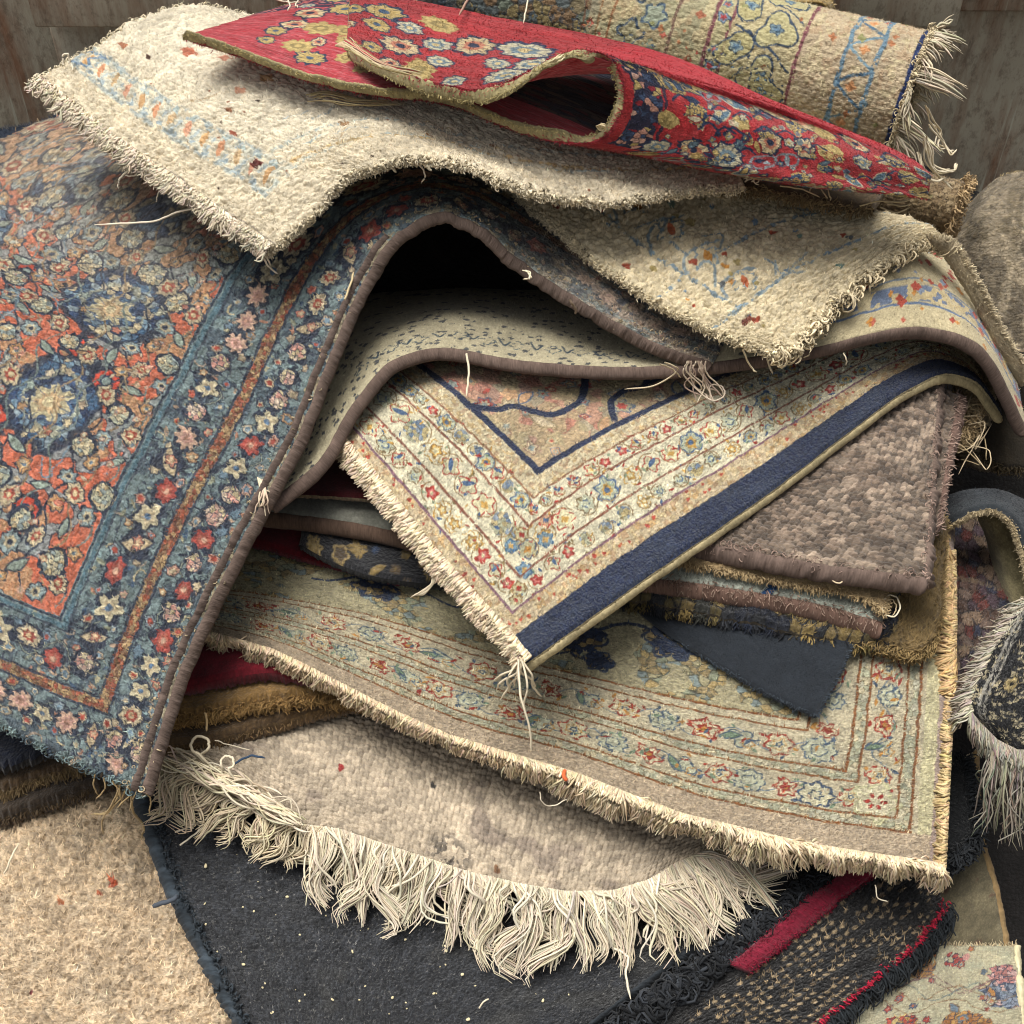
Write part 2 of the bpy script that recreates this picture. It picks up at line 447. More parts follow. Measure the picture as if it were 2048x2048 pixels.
# ------------------------------------------------------------------ rug builder
class Rug: pass
def rug(name, label, net, us=None, vs=None, step=2.0, thick=10, paint=None, mat=None, back='9a8c6e', back_paint=None, side=None,
        rag=(0, 0, 0, 0), ragsc=14, lump=(1.6, 45), group=None, cat='rug', flip=None, nap=0, naplen=7, napcol=1.0, base=None, seed=1,
        back_mat=None, back_step=4, root=None, partname='pile', lift=0, naplie=1.0, knots=None):
    """net: rows (v) of (x, y, h) control points; us / vs: their positions in pattern px; rag: ragged u0,u1,v0,v1 edges"""
    net = np.array(net, float)
    if us is None:
        us = np.concatenate([[0], np.cumsum(np.hypot(*(np.diff(net[..., :2], axis=1).transpose(2, 0, 1))).mean(0))])
    if vs is None:
        vs = np.concatenate([[0], np.cumsum(np.hypot(*(np.diff(net[..., :2], axis=0).transpose(2, 0, 1))).mean(1))])
    us = np.array(us, float); vs = np.array(vs, float)
    nx = int((us[-1] - us[0]) / step) + 2; ny = int((vs[-1] - vs[0]) / step) + 2
    X, Y = np.meshgrid(np.linspace(us[0], us[-1], nx), np.linspace(vs[0], vs[-1], ny))
    P3 = at(net[..., 0], net[..., 1], net[..., 2])
    # tensor spline: along u for every control row, then along v
    ux = np.linspace(us[0], us[-1], nx); vy = np.linspace(vs[0], vs[-1], ny)
    A = hermite(us, P3.transpose(1, 0, 2), ux)          # nx, rows, 3
    S = hermite(vs, A.transpose(1, 0, 2), vy)           # ny, nx, 3
    # ragged edges: pull border vertices in and out
    if any(rag):
        du = np.gradient(S, axis=1) / (ux[1] - ux[0]); dv = np.gradient(S, axis=0) / (vy[1] - vy[0])
        def rn(c, k): return ((fbm(c / ragsc, c * 0, seed + k, 4) - .5) * 2.4 + (vnoise(c / 3.5, c * 0, seed + k + 3) - .5) * .7)
        if rag[0]: S = S + du * (rn(Y, 1) * rag[0] * sm(36, 0, X - us[0]))[..., None]
        if rag[1]: S = S + du * (rn(Y, 2) * rag[1] * sm(36, 0, us[-1] - X))[..., None]
        if rag[2]: S = S + dv * (rn(X, 3) * rag[2] * sm(36, 0, Y - vs[0]))[..., None]
        if rag[3]: S = S + dv * (rn(X, 4) * rag[3] * sm(36, 0, vs[-1] - Y))[..., None]
    def normals(S):
        a = np.gradient(S, axis=1); b = np.gradient(S, axis=0)
        n = np.cross(a, b); return n / (np.linalg.norm(n, axis=2, keepdims=True) + 1e-12)
    Nn = normals(S)
    if flip is None: flip = ((Nn * (CAM - S)).sum(2)).mean() < 0
    if flip: Nn = -Nn
    B = S - Nn * thick * PX
    if lump[0]:
        l = (fbm(X / lump[1], Y / lump[1], seed + 20, 3) - .5) * 2 * lump[0] + (fbm(X / 12, Y / 12, seed + 30, 2) - .5) * lump[0] * .7
        S = S + Nn * (l * PX)[..., None]
        B = B + Nn * (l * PX)[..., None]
    if knots:
        kx, ky, ka, shear = knots[:4]
        wxx = (fbm(X / 40, Y / 40, seed + 50) - .5) * 14; wyy = (fbm(X / 40, Y / 40, seed + 60) - .5) * 14
        f1, f2, rr = voro((X + wxx + (Y + wyy) * shear) / kx, (Y + wyy - (X + wxx) * shear * .5) / ky, seed, knots[5] if len(knots) > 5 else .7)
        kd = np.sqrt(np.clip(1 - (f1 / .62) ** 2, 0, 1)) - .5 + (rr - .5) * .5
        S = S + Nn * (kd * ka * PX)[..., None]
        ktone = (1 + (rr - .5) * (knots[4] if len(knots) > 4 else .22))[..., None]
    else: ktone = 1
    # rounded shoulders
    e = np.minimum(np.minimum(X - us[0], us[-1] - X), np.minimum(Y - vs[0], vs[-1] - Y))
    S = S - Nn * (sm(7, 0, e) * thick * .35 * PX)[..., None]
    cv = Canvas(X, Y, *(paint[1] if isinstance(paint, tuple) else (2, 25, seed)))
    (paint[0] if isinstance(paint, tuple) else paint)(cv)
    cv.c = np.clip(cv.c * ktone, 0, 1)
    r = Rug()
    r.S, r.N, r.X, r.Y, r.us, r.vs, r.net, r.B, r.cv = S, Nn, X, Y, us, vs, net, B, cv
    r.root = root if root is not None else empty(name, tuple(S.mean((0, 1)) * [1, 1, 0] + [0, 0, S[..., 2].min()]), label, cat, group)
    idx = np.arange(nx * ny).reshape(ny, nx)
    F = np.stack([idx[:-1, :-1], idx[:-1, 1:], idx[1:, 1:], idx[1:, :-1]], -1).reshape(-1, 4)
    if flip: F = F[:, ::-1]
    V = S.reshape(-1, 3); C = cv.c.reshape(-1, 3)
    uv = np.stack([X, Y], -1).reshape(-1, 2) / 100
    F3 = None
    if nap:
        area = (us[-1] - us[0]) * (vs[-1] - vs[0]); n = int(area * nap)
        gi = RNG.integers(0, ny - 1, n); gj = RNG.integers(0, nx - 1, n)
        p = S[gi, gj] + (S[gi + 1, gj] - S[gi, gj]) * RNG.random((n, 1)) + (S[gi, gj + 1] - S[gi, gj]) * RNG.random((n, 1))
        nn = Nn[gi, gj]; tu = S[gi, gj + 1] - S[gi, gj]; tu /= np.linalg.norm(tu, axis=1, keepdims=True) + 1e-9
        tv = np.cross(nn, tu)
        ang = RNG.random(n) * 6.28
        lie = (tu * np.cos(ang)[:, None] + tv * np.sin(ang)[:, None]) * .8 + tv * .5
        Ln = naplen * PX * (.5 + RNG.random(n))[:, None]
        wd = np.cross(lie, nn); wd /= np.linalg.norm(wd, axis=1, keepdims=True) + 1e-9
        wpx = .85 * PX * (.6 + .8 * RNG.random(n))[:, None]
        tip = p + (lie * .75 * naplie + nn * .55) * Ln
        k0 = len(V)
        base_p = p - nn * 1.0 * PX
        V = np.concatenate([V, np.stack([base_p - wd * wpx, base_p + wd * wpx, tip], 1).reshape(-1, 3)])
        cc = C.reshape(ny, nx, 3)[gi, gj] * (napcol * (1 + RNG.normal(0, .09, (n, 1))))
        C = np.concatenate([C, np.repeat(np.clip(cc, 0, 1), 3, 0)])
        uvn = np.stack([X[gi, gj], Y[gi, gj]], -1) / 100
        uv = np.concatenate([uv, np.repeat(uvn, 3, 0)])
        F3 = (k0 + np.arange(n * 3)).reshape(-1, 3)
    r.pile = mesh_obj(partname, V, F, mat or wool('wool_pile'), r.root, C, uv, F3)
    # backing: underside (coarser) and edge walls
    k = max(1, int(back_step / step))
    ii = np.unique(np.append(np.arange(0, ny, k), ny - 1)); jj = np.unique(np.append(np.arange(0, nx, k), nx - 1))
    Bs = B[np.ix_(ii, jj)]; m_, n_ = Bs.shape[:2]
    id2 = np.arange(m_ * n_).reshape(m_, n_)
    F2 = np.stack([id2[:-1, :-1], id2[1:, :-1], id2[1:, 1:], id2[:-1, 1:]], -1).reshape(-1, 4)
    if flip: F2 = F2[:, ::-1]
    XX, YY = X[np.ix_(ii, jj)], Y[np.ix_(ii, jj)]
    if back_paint is not None:
        cb = Canvas(XX, YY, 3, 25, seed); back_paint(cb); CB = np.clip(cb.c, 0, 1).reshape(-1, 3)
    else: CB = np.tile(c_(back), (m_ * n_, 1)) * (.85 + .3 * fbm(XX / 30, YY / 30, 4)).reshape(-1, 1)
    Vb = [Bs.reshape(-1, 3)]; Cb = [CB]; Ub = [np.stack([XX, YY], -1).reshape(-1, 2) / 100]; Fb = [F2]; off = m_ * n_
    for sel in ((slice(None), 0), (slice(None), -1), (0, slice(None)), (-1, slice(None))):
        top = S[sel]; bot = B[sel]; n = len(top)
        mid = (top + bot) / 2
        ctr = S[sel] - S[(slice(None), 3) if sel == (slice(None), 0) else (slice(None), -4) if sel == (slice(None), -1) else (3, slice(None)) if sel[0] == 0 else (-4, slice(None))]
        ctr = ctr / (np.linalg.norm(ctr, axis=1, keepdims=True) + 1e-9)
        fz = (.25 + .25 * RNG.random((n, 1))) * thick * PX
        mid = mid + ctr * fz
        st = np.stack([top - Nn[sel] * .3 * PX, mid, bot], 0).reshape(-1, 3)
        ids = off + np.arange(3 * n).reshape(3, n)
        f = np.stack([ids[:-1, :-1], ids[:-1, 1:], ids[1:, 1:], ids[1:, :-1]], -1).reshape(-1, 4)
        sc_ = c_(side if side is not None else back)
        cc = np.tile(sc_, (3 * n, 1)) * (.85 + .3 * RNG.random((3 * n, 1)))
        Vb.append(st); Cb.append(cc); Fb.append(f)
        a = np.tile(np.arange(n) * step, 3) / 100; b_ = np.repeat([0, .05, .1], n)
        Ub.append(np.stack([a, b_], -1)); off += 3 * n
    r.backing = mesh_obj('backing' if partname == 'pile' else partname + '_backing', np.concatenate(Vb), np.concatenate(Fb), back_mat or wool('backing_weave', 5, 1.2, .5, .25, .1, relief=0), r.root,
                         np.concatenate(Cb), np.concatenate(Ub))
    return r
def edge_of(r, which, a=0., b=1.):
    """border line: points (n,3), outward direction, surface normal, pattern colour"""
    sel = {'u0': (slice(None), 0), 'u1': (slice(None), -1), 'v0': (0, slice(None)), 'v1': (-1, slice(None))}[which]
    inn = {'u0': (slice(None), 4), 'u1': (slice(None), -5), 'v0': (4, slice(None)), 'v1': (-5, slice(None))}[which]
    P = (r.S[sel] * .5 + r.B[sel] * .5); O = r.S[sel] - r.S[inn]
    O = O / (np.linalg.norm(O, axis=1, keepdims=True) + 1e-9)
    n = len(P); s = slice(int(a * (n - 1)), int(b * (n - 1)) + 1)
    return P[s], O[s], r.N[sel][s], r.cv.c[sel][s]
def binding(r, which, rad=9, col='6b5850', a=0., b=1., wrap=2.2, out=.3, name='binding', sides=14, colvar=.08, drop=0.0, lumpy=.06, ridge=0):
    P, O, Nn, _ = edge_of(r, which, a, b)
    c = P + O * rad * out * PX - Nn * drop * PX
    k = max(1, int((2 if ridge else 3) / max(.5, np.linalg.norm(P[1] - P[0]) / PX)))
    c, O, Nn = c[::k], O[::k], Nn[::k]
    for _ in range(3): c[1:-1] = (c[:-2] + c[1:-1] * 2 + c[2:]) / 4
    n = len(c); L = np.concatenate([[0], np.cumsum(np.linalg.norm(np.diff(c, axis=0), axis=1))]) / PX
    R = rad * PX * (1 + lumpy * (fbm(L / 18, L * 0, 3, 3) - .5) * 2 + lumpy * .5 * (RNG.random(n) - .5))
    if ridge: R = R * (1 + .16 * np.abs(np.sin((L + 9 * fbm(L / 40, L * 0, 6)) * pi / ridge)) - .1)
    th = np.linspace(0, 2 * pi, sides, endpoint=False)
    rr = R[:, None, None] * (np.cos(th)[None, :, None] * O[:, None] + np.sin(th)[None, :, None] * Nn[:, None])
    V = (c[:, None] + rr).reshape(-1, 3)
    idx = np.arange(n * sides).reshape(n, sides)
    F = np.stack([idx[:-1], np.roll(idx[:-1], -1, 1), np.roll(idx[1:], -1, 1), idx[1:]], -1).reshape(-1, 4)
    caps = []
    for q, e in ((0, 0), (n - 1, 1)):
        V = np.concatenate([V, c[q][None]]); ci = len(V) - 1
        ring = idx[q]
        caps += [(ci, ring[j], ring[(j + 1) % sides]) if e else (ci, ring[(j + 1) % sides], ring[j]) for j in range(sides)]
    C = np.repeat(c_(col)[None] * (1 + colvar * 2 * (fbm(L / 25, L * 0, 8, 3) - .5))[:, None], sides, 0)
    C = np.concatenate([C, C[:1], C[-1:]])
    U = np.stack([np.repeat(L / 100, sides) + np.tile(th * .012, n), np.tile(th / 6.3, n)], -1)
    U = np.concatenate([U, U[:1], U[-1:]])
    o = mesh_obj(name, V, F, yarn('wrapped_binding_%d' % int(wrap * 10), wrap=wrap), r.root, C, U, F3=np.array(caps))
    # a few stray fibres standing off the wrapping
    m = int(L[-1] / 22)
    if m < 110: return o
    i = RNG.integers(0, n, m); t2 = RNG.random(m) * 6.28
    root_ = c[i] + (np.cos(t2)[:, None] * O[i] + np.sin(t2)[:, None] * Nn[i]) * R[i][:, None]
    fib(o, root_, (np.cos(t2)[:, None] * O[i] + np.sin(t2)[:, None] * Nn[i]), 7, .3, c_(col) * 1.5, 'fuzz', curl=2.4, spread=1.6)
    return o
def fib(root, P, D, length, rad, col, name='fuzz', curl=.8, m=7, spread=.5, lenvar=.5, grav=0., colvar=.1, sides=3):
    """short fibres from points P along D (unit); length and rad in photo px"""
    n = len(P)
    D = D + RNG.normal(0, spread * .5, (n, 3)); D /= np.linalg.norm(D, axis=1, keepdims=True)
    L = length * PX * (1 - lenvar + 2 * lenvar * RNG.random(n))
    t = np.linspace(0, 1, m)
    K = RNG.normal(0, 1, (n, 3)); K -= D * (K * D).sum(1, keepdims=True); K /= np.linalg.norm(K, axis=1, keepdims=True) + 1e-9
    K2 = np.cross(D, K); c1 = min(1., curl * .30)
    om = (2.0 + curl * 1.1) * (.7 + .6 * RNG.random((n, 1))); am = L[:, None] * c1 * .42 * (.5 + RNG.random((n, 1)))
    th = om * t
    path = P[:, None] + D[:, None] * (L[:, None] * (t - .25 * c1 * t * t))[..., None] + K[:, None] * (am * np.sin(th))[..., None] + K2[:, None] * (am * (1 - np.cos(th)))[..., None]
    path[..., 2] -= grav * L[:, None] * t ** 2
    cols = col if getattr(col, 'ndim', 1) == 2 else np.tile(col, (n, 1))
    cols = np.clip(cols * (1 + RNG.normal(0, colvar, (n, 1))), 0, 1)
    return tubes(name, path, rad * PX * (.6 + .8 * RNG.random(n)), cols, root, sides=sides, taper=.7)
def fuzz(r, which, n, length=12, rad=.8, col='e2d6bd', a=0., b=1., name='fuzz', up=.3, curl=.9, spread=.9, clump=0, patt=False, back=4, grav=.1, lenvar=.5, m=7):
    P, O, Nn, C = edge_of(r, which, a, b)
    i = RNG.integers(0, len(P), n)
    if clump:
        keep = vnoise(i / clump, i * 0., 5) ; i = i[(keep + RNG.random(n) * .5) > .55]; n = len(i)
    p = P[i] - O[i] * RNG.random((n, 1)) * back * PX + Nn[i] * RNG.normal(0, 2.5, (n, 1)) * PX
    d = O[i] + Nn[i] * RNG.normal(up, .35, (n, 1))
    d /= np.linalg.norm(d, axis=1, keepdims=True)
    L = length * (1 if not clump else 1)
    cc = (C[i] * 1.05 if patt else np.tile(c_(col), (n, 1)))
    return fib(r.pile, p, d, L, rad, cc, name, curl, m, spread, lenvar, grav)

# ================================================================== the place: bin floor, added heap core, steel walls
def steel_mat():
    m, nt, b = new_mat('rusty_painted_steel')
    N, L = nt.nodes, nt.links
    tc = N.new('ShaderNodeTexCoord')
    def noise(scale, sx, sy, sz, det=5, rough=.6):
        mp = N.new('ShaderNodeMapping'); mp.inputs['Scale'].default_value = (sx, sy, sz); L.new(tc.outputs['Object'], mp.inputs[0])
        n = N.new('ShaderNodeTexNoise'); n.inputs['Scale'].default_value = scale; n.inputs['Detail'].default_value = det; n.inputs['Roughness'].default_value = rough
        L.new(mp.outputs[0], n.inputs['Vector']); return n.outputs[0]
    def ramp(src, stops):
        r = N.new('ShaderNodeValToRGB'); L.new(src, r.inputs[0])
        while len(r.color_ramp.elements) < len(stops): r.color_ramp.elements.new(.5)
        for e, (p, c) in zip(r.color_ramp.elements, stops): e.position = p; e.color = (*lin(c_(c)), 1)
        return r.outputs[0]
    def mix(f, a, c):
        q = N.new('ShaderNodeMix'); q.data_type = 'RGBA'; L.new(f, q.inputs[0]); L.new(a, q.inputs[6]); L.new(c, q.inputs[7]); return q.outputs[2]
    paint = ramp(noise(2.2, 1, 1, .5), [(.3, '96907e'), (.5, 'aca593'), (.72, 'bdb7a5')])
    rust = ramp(noise(14, 1, 1, .3), [(.3, '6a4a36'), (.55, '80604a'), (.8, '936c52')])
    streak = ramp(noise(5, 2.0, 1, .45, 6, .75), [(.44, '000000'), (.66, 'ffffff')])
    c = mix(streak, paint, rust)
    sc = ramp(noise(30, 2.0, 1, .09, 3, .5), [(.66, '000000'), (.70, 'ffffff')])
    pale = N.new('ShaderNodeRGB'); pale.outputs[0].default_value = (*lin(c_('c0c0ae')), 1)
    gr = ramp(noise(70, 1, 1, .6, 8, .8), [(.50, '000000'), (.62, 'ffffff')]); gm = N.new('ShaderNodeMath'); gm.operation = 'MULTIPLY'; gm.inputs[1].default_value = .45; L.new(gr, gm.inputs[0])
    dk = N.new('ShaderNodeRGB'); dk.outputs[0].default_value = (*lin(c_('4a3a2c')), 1); c = mix(gm.outputs[0], c, dk.outputs[0])
    scr = N.new('ShaderNodeMath'); scr.operation = 'MULTIPLY'; scr.inputs[1].default_value = .55; L.new(sc, scr.inputs[0])
    c = mix(scr.outputs[0], c, pale.outputs[0])
    L.new(c, b.inputs['Base Color'])
    b.inputs['Roughness'].default_value = .62; b.inputs['Specular IOR Level'].default_value = .35
    bp = N.new('ShaderNodeBump'); bp.inputs['Strength'].default_value = .5; bp.inputs['Distance'].default_value = .004
    L.new(noise(45, 1, 1, .5, 8, .75), bp.inputs['Height']); L.new(bp.outputs[0], b.inputs['Normal'])
    return m
STEEL = steel_mat()
def box_v(c, s, rz=0, rx=0):
    v = np.array([[x, y, z] for x in (-1, 1) for y in (-1, 1) for z in (-1, 1)], float) * np.array(s) / 2
    return v + np.array(c)
BOXF = np.array([[0, 1, 3, 2], [4, 6, 7, 5], [0, 4, 5, 1], [2, 3, 7, 6], [0, 2, 6, 4], [1, 5, 7, 3]])
def boxes(name, lst, mat, parent=None, bev=.004):
    V = []; F = []
    for c, s in lst:
        F.append(BOXF + 8 * len(V)); V.append(box_v(c, s))
    o = mesh_obj(name, np.concatenate(V), np.concatenate(F), mat, parent, smooth=False)
    b = o.modifiers.new('bevel', 'BEVEL'); b.width = bev; b.segments = 2
    return o

# ground under everything
g = boxes('ground', [((0, .6, .30), (9, 9, .1))], STEEL); tag(g, kind='structure')
# added dark core below every visible layer, keeps light out of gaps
core_net = [[(x, y, h) for x, h in zip((-700, 0, 450, 850, 1250, 1600, 1950, 2700), hs)] for y, hs in ((-200, (-.1, .0, .12, .18, .18, .10, -.08, -.1)), (300, (-.1, .08, .19, .20, .20, .14, -.06, -.1)), (480, (-.1, .06, .16, .19, .19, .16, -.04, -.1)), (640, (-.1, .0, .04, .03, .05, .06, -.05, -.1)), (950, (-.12, -.08, -.06, -.06, -.06, -.06, -.08, -.1)), (1300, (-.12,) * 8), (2400, (-.14,) * 8))]
def core_paint(cv): cv.c[:] = c_('1c1917'); cv.mottle(60, .5)
core = rug('x', None, core_net, step=14, thick=60, paint=core_paint, mat=wool('dark_core_fill', 8, 1, .8, .3, .2, relief=0), back='181614', lump=(6, 90), cat='x', root=bpy.data.objects.new('tmp', None), partname='added_dark_core')
for o in (core.pile, core.backing):
    o.parent = None
core.pile.name = 'added_dark_core'; core.backing.name = 'added_dark_core_base'
for o in (core.pile, core.backing): tag(o, kind='structure')

# steel walls of the container, behind the heap
wall_y = float(at(200, 260, .16)[1]) + .06
wl = empty('container_wall', (-1.2, wall_y, .6), 'rust streaked olive steel container wall behind the upper left of the heap', 'container wall')
boxes('panel', [((-1.35, wall_y + .03, 1.1), (1.66, .02, 2.6))], STEEL, wl)
xs_ = float(at(165, 120, .2)[0])
wl2 = [((xs_ + .62, wall_y - .005, 1.1), (1.25, .02, 2.6))]
boxes('overlapping_panel', wl2, STEEL, wl)
zz = float(at(300, 8, .2)[2])
k_top = (wall_y - CAM[1]); d_ = FWD + (-(20 - 1024) / 1024 * T2) * UP; ztop = CAM[2] + d_[2] * k_top / d_[1]
boxes('top_rail', [((xs_ + .75, wall_y - .05, ztop + .065), (1.5, .07, .13))], STEEL, wl)
wr_y = wall_y + .10
wr = empty('container_wall', (1.2, wr_y, .6), 'scratched grey brown steel wall beside the rolled rug at upper right', 'container wall')
boxes('panel', [((1.42, wr_y, 1.1), (2.2, .02, 2.6))], STEEL, wr)
d_ = FWD + (-(-5 - 1024) / 1024 * T2) * UP; zr = CAM[2] + d_[2] * (wr_y - CAM[1]) / d_[1]
boxes('seam_strip', [((1.5, wr_y - .03, zr + .05), (2.2, .03, .12))], STEEL, wr)

IV = dict(knot=9, aspect=1.3)
M_ivory = wool('ivory_knots', 3.2, 1.6, .8, .16, .07, relief=.15, kd=.0012)
M_pers = wool('knotted_wool', 5.0, 1.3, 1.0, .25, .13, relief=.6, kd=.0026)
M_blue = wool('worn_knotted_wool', 6.0, 1.3, 1.0, .28, .15, relief=.9, kd=.003)
M_red = wool('red_flatweave', 5.0, 1.2, .8, .24, .12, relief=.3, kd=.0013)
M_cream = wool('cream_short_pile', 4.5, 1.2, .6, .16, .08, relief=.4, kd=.0012)
M_coarse = wool('coarse_weave', 13, 1.9, 1.0, .55, .22, relief=.1, kd=.005)
M_shag = wool('tufted_shag', 4, 1.8, 1.0, .25, .12, relief=.1, kd=.002)
M_char = wool('charcoal_felt', 5, 1.2, 1.0, .5, .3, relief=0, kd=.002)
M_felt = wool('navy_felt', 3.5, 1.0, .5, .22, .14, relief=0, kd=.0007)
M_loop = wool('beige_loops', 3.5, 1.5, .8, .18, .08, relief=.1, kd=.0013)

# ================================================================== lower left: plain beige carpet
def p(cv):
    cv.c[:] = c_('cdb594'); cv.mottle(180, .12); cv.mottle(30, .12, 5); cv.mottle(26, .35, 8, 'd8c7ac')
    for x, y, r, c in ((340, 130, 9, 'b5593a'), (315, 150, 5, 'a5502f'), (100, 320, 8, 'b8503c'), (30, 90, 7, '8a2f26'), (240, 170, 6, 'a0603c'), (180, 340, 4, '7d2a2c')):
        cv.flower(x + 60, y + 250, r, [None, c, None, None], 3)
rug('beige_carpet', 'plain beige tufted carpet filling the lower left corner', [
    [(-160, 1420, -.05), (200, 1400, -.05), (450, 1400, -.05), (750, 1420, -.05)],
    [(-160, 1760, -.02), (160, 1720, -.01), (420, 1740, -.02), (700, 1760, -.03)],
    [(-160, 2220, -.02), (160, 2220, 0), (400, 2200, -.01), (700, 2200, -.03)]],
    step=2.4, thick=14, paint=p, mat=M_shag, lump=(5, 60), nap=.035, naplen=10, napcol=1.05, knots=(14, 9, 6, .4, .3), cat='carpet', back='8a7a60')

# ================================================================== charcoal rug
def p(cv):
    cv.c[:] = c_('303236'); cv.mottle(25, .25); cv.mottle(6, .3, 7)
    cv.put(sm(34, 22, cv.X) , '2a3037', .8)
    cv.put((vnoise(cv.X / 2.6, cv.Y / 2.6, 3) > .88) & (fbm(cv.X / 60, cv.Y / 60, 8) > .42), '8e8b84', .7); cv.put(sm(.55, .75, fbm(cv.X / 110, cv.Y / 70, 18)), '4a4945', .5)
rch = rug('charcoal_rug', 'flat charcoal rug dusted with pale crumbs under the long white fringe', [
    [(266, 1540, .02), (560, 1500, .03), (1100, 1540, .04), (1450, 1580, .04), (1720, 1650, .04)],
    [(335, 1760, .025), (600, 1760, .035), (930, 1790, .04), (1200, 1830, .04), (1440, 1860, .04)],
    [(412, 1920, .03), (600, 1930, .035), (850, 1955, .04), (1080, 1980, .04), (1270, 1985, .04)],
    [(520, 2130, .03), (650, 2130, .03), (800, 2130, .03), (950, 2130, .035), (1080, 2130, .035)]],
    step=2.2, thick=14, paint=p, mat=M_char, lump=(3, 50), nap=.07, naplen=5, napcol=1.2, back='20242a', side='2c3640', knots=(8, 6, 2, 0))
binding(rch, 'u0', 16, '32393f', wrap=5, out=.1, name='overcast_edge', lumpy=.18, colvar=.5, ridge=15)
fuzz(rch, 'u0', 900, 8, 1.3, '343b41', name='edge_yarn', up=.6, back=26, spread=1.0, curl=3, m=7)
binding(rch, 'u1', 12, '2b2f33', wrap=4, out=.1, drop=-8, name='cord_edge', lumpy=.05)
# ================================================================== black and tan rug with the red stripe
def p(cv):
    cv.c[:] = c_('1d1c1c'); cv.mottle(20, .3)
    X, Y = cv.X, cv.Y
    # rows of tan knots
    row = 27.; ky = Y / row; q = (cv.wx / 19 + np.floor(ky) * .37)
    on = (Y > 155)
    f = np.hypot((q - np.floor(q) - .5) * 19 / 6, (ky - np.floor(ky) - .5) * row / 7.5)
    n = vnoise(np.floor(q) * 3.1, np.floor(ky) * 2.7, 3)
    nn = fbm(X / 90, Y / 70, 11)
    tan_ = sm(1.2, .7, f) * (n > .3) * on * sm(.30, .42, nn)
    cv.put(tan_, 'b39c78', .95); cv.put(tan_ * (n > .8), '6d5a44', .7)
    cv.put(sm(vs4 - 16, vs4 - 8, cv.wy), 'a01f33')
vs4 = 470
rbk = rug('black_and_tan_rug', 'shaggy black rug flecked with tan knots and a red felt stripe at lower right', [
    [(1060, 2165, .02), (1262, 2010, .045), (1430, 1890, .05), (1590, 1775, .045), (1760, 1655, .04)],
    [(1180, 2165, .03), (1340, 2035, .045), (1500, 1915, .05), (1640, 1800, .05), (1800, 1680, .04)],
    [(1330, 2165, .03), (1450, 2060, .04), (1590, 1955, .045), (1720, 1865, .045), (1860, 1750, .04)],
    [(1520, 2165, .02), (1620, 2075, .03), (1725, 1985, .035), (1825, 1905, .035), (1897, 1815, .03)]],
    vs=[0, 120, 280, 470], step=2, thick=14, paint=p, mat=M_shag, lump=(5, 40), nap=.04, naplen=8, napcol=1.1, back='1a1a1c', side='2a333b', knots=(12, 10, 4, 0))
binding(rbk, 'v1', 9, '24282b', wrap=8, out=.9, drop=6, name='overcast_edge', lumpy=.3, colvar=.25)
fuzz(rbk, 'v1', 4200, 20, 1.2, '25292c', name='edge_yarn', up=.1, back=4, spread=1.0, curl=2.2, grav=.5, m=7)
fuzz(rbk, 'v1', 900, 6, .8, 'a8233a', name='red_edge_stitches', up=.9, back=22, spread=.9, curl=1.3)
# ragged black yarn strip next to the cord edge
i = RNG.integers(0, rbk.S.shape[1], 7000); j = RNG.integers(9, int(84 / 2), 7000)
fib(rbk.root, rbk.S[j, i], rbk.N[j, i] * .5 + (rbk.S[j + 1, i] - rbk.S[j, i]) / PX * .35, 13, 2.0, c_('222427'), 'black_yarn', curl=3.4, m=7, spread=1.1, colvar=.3)
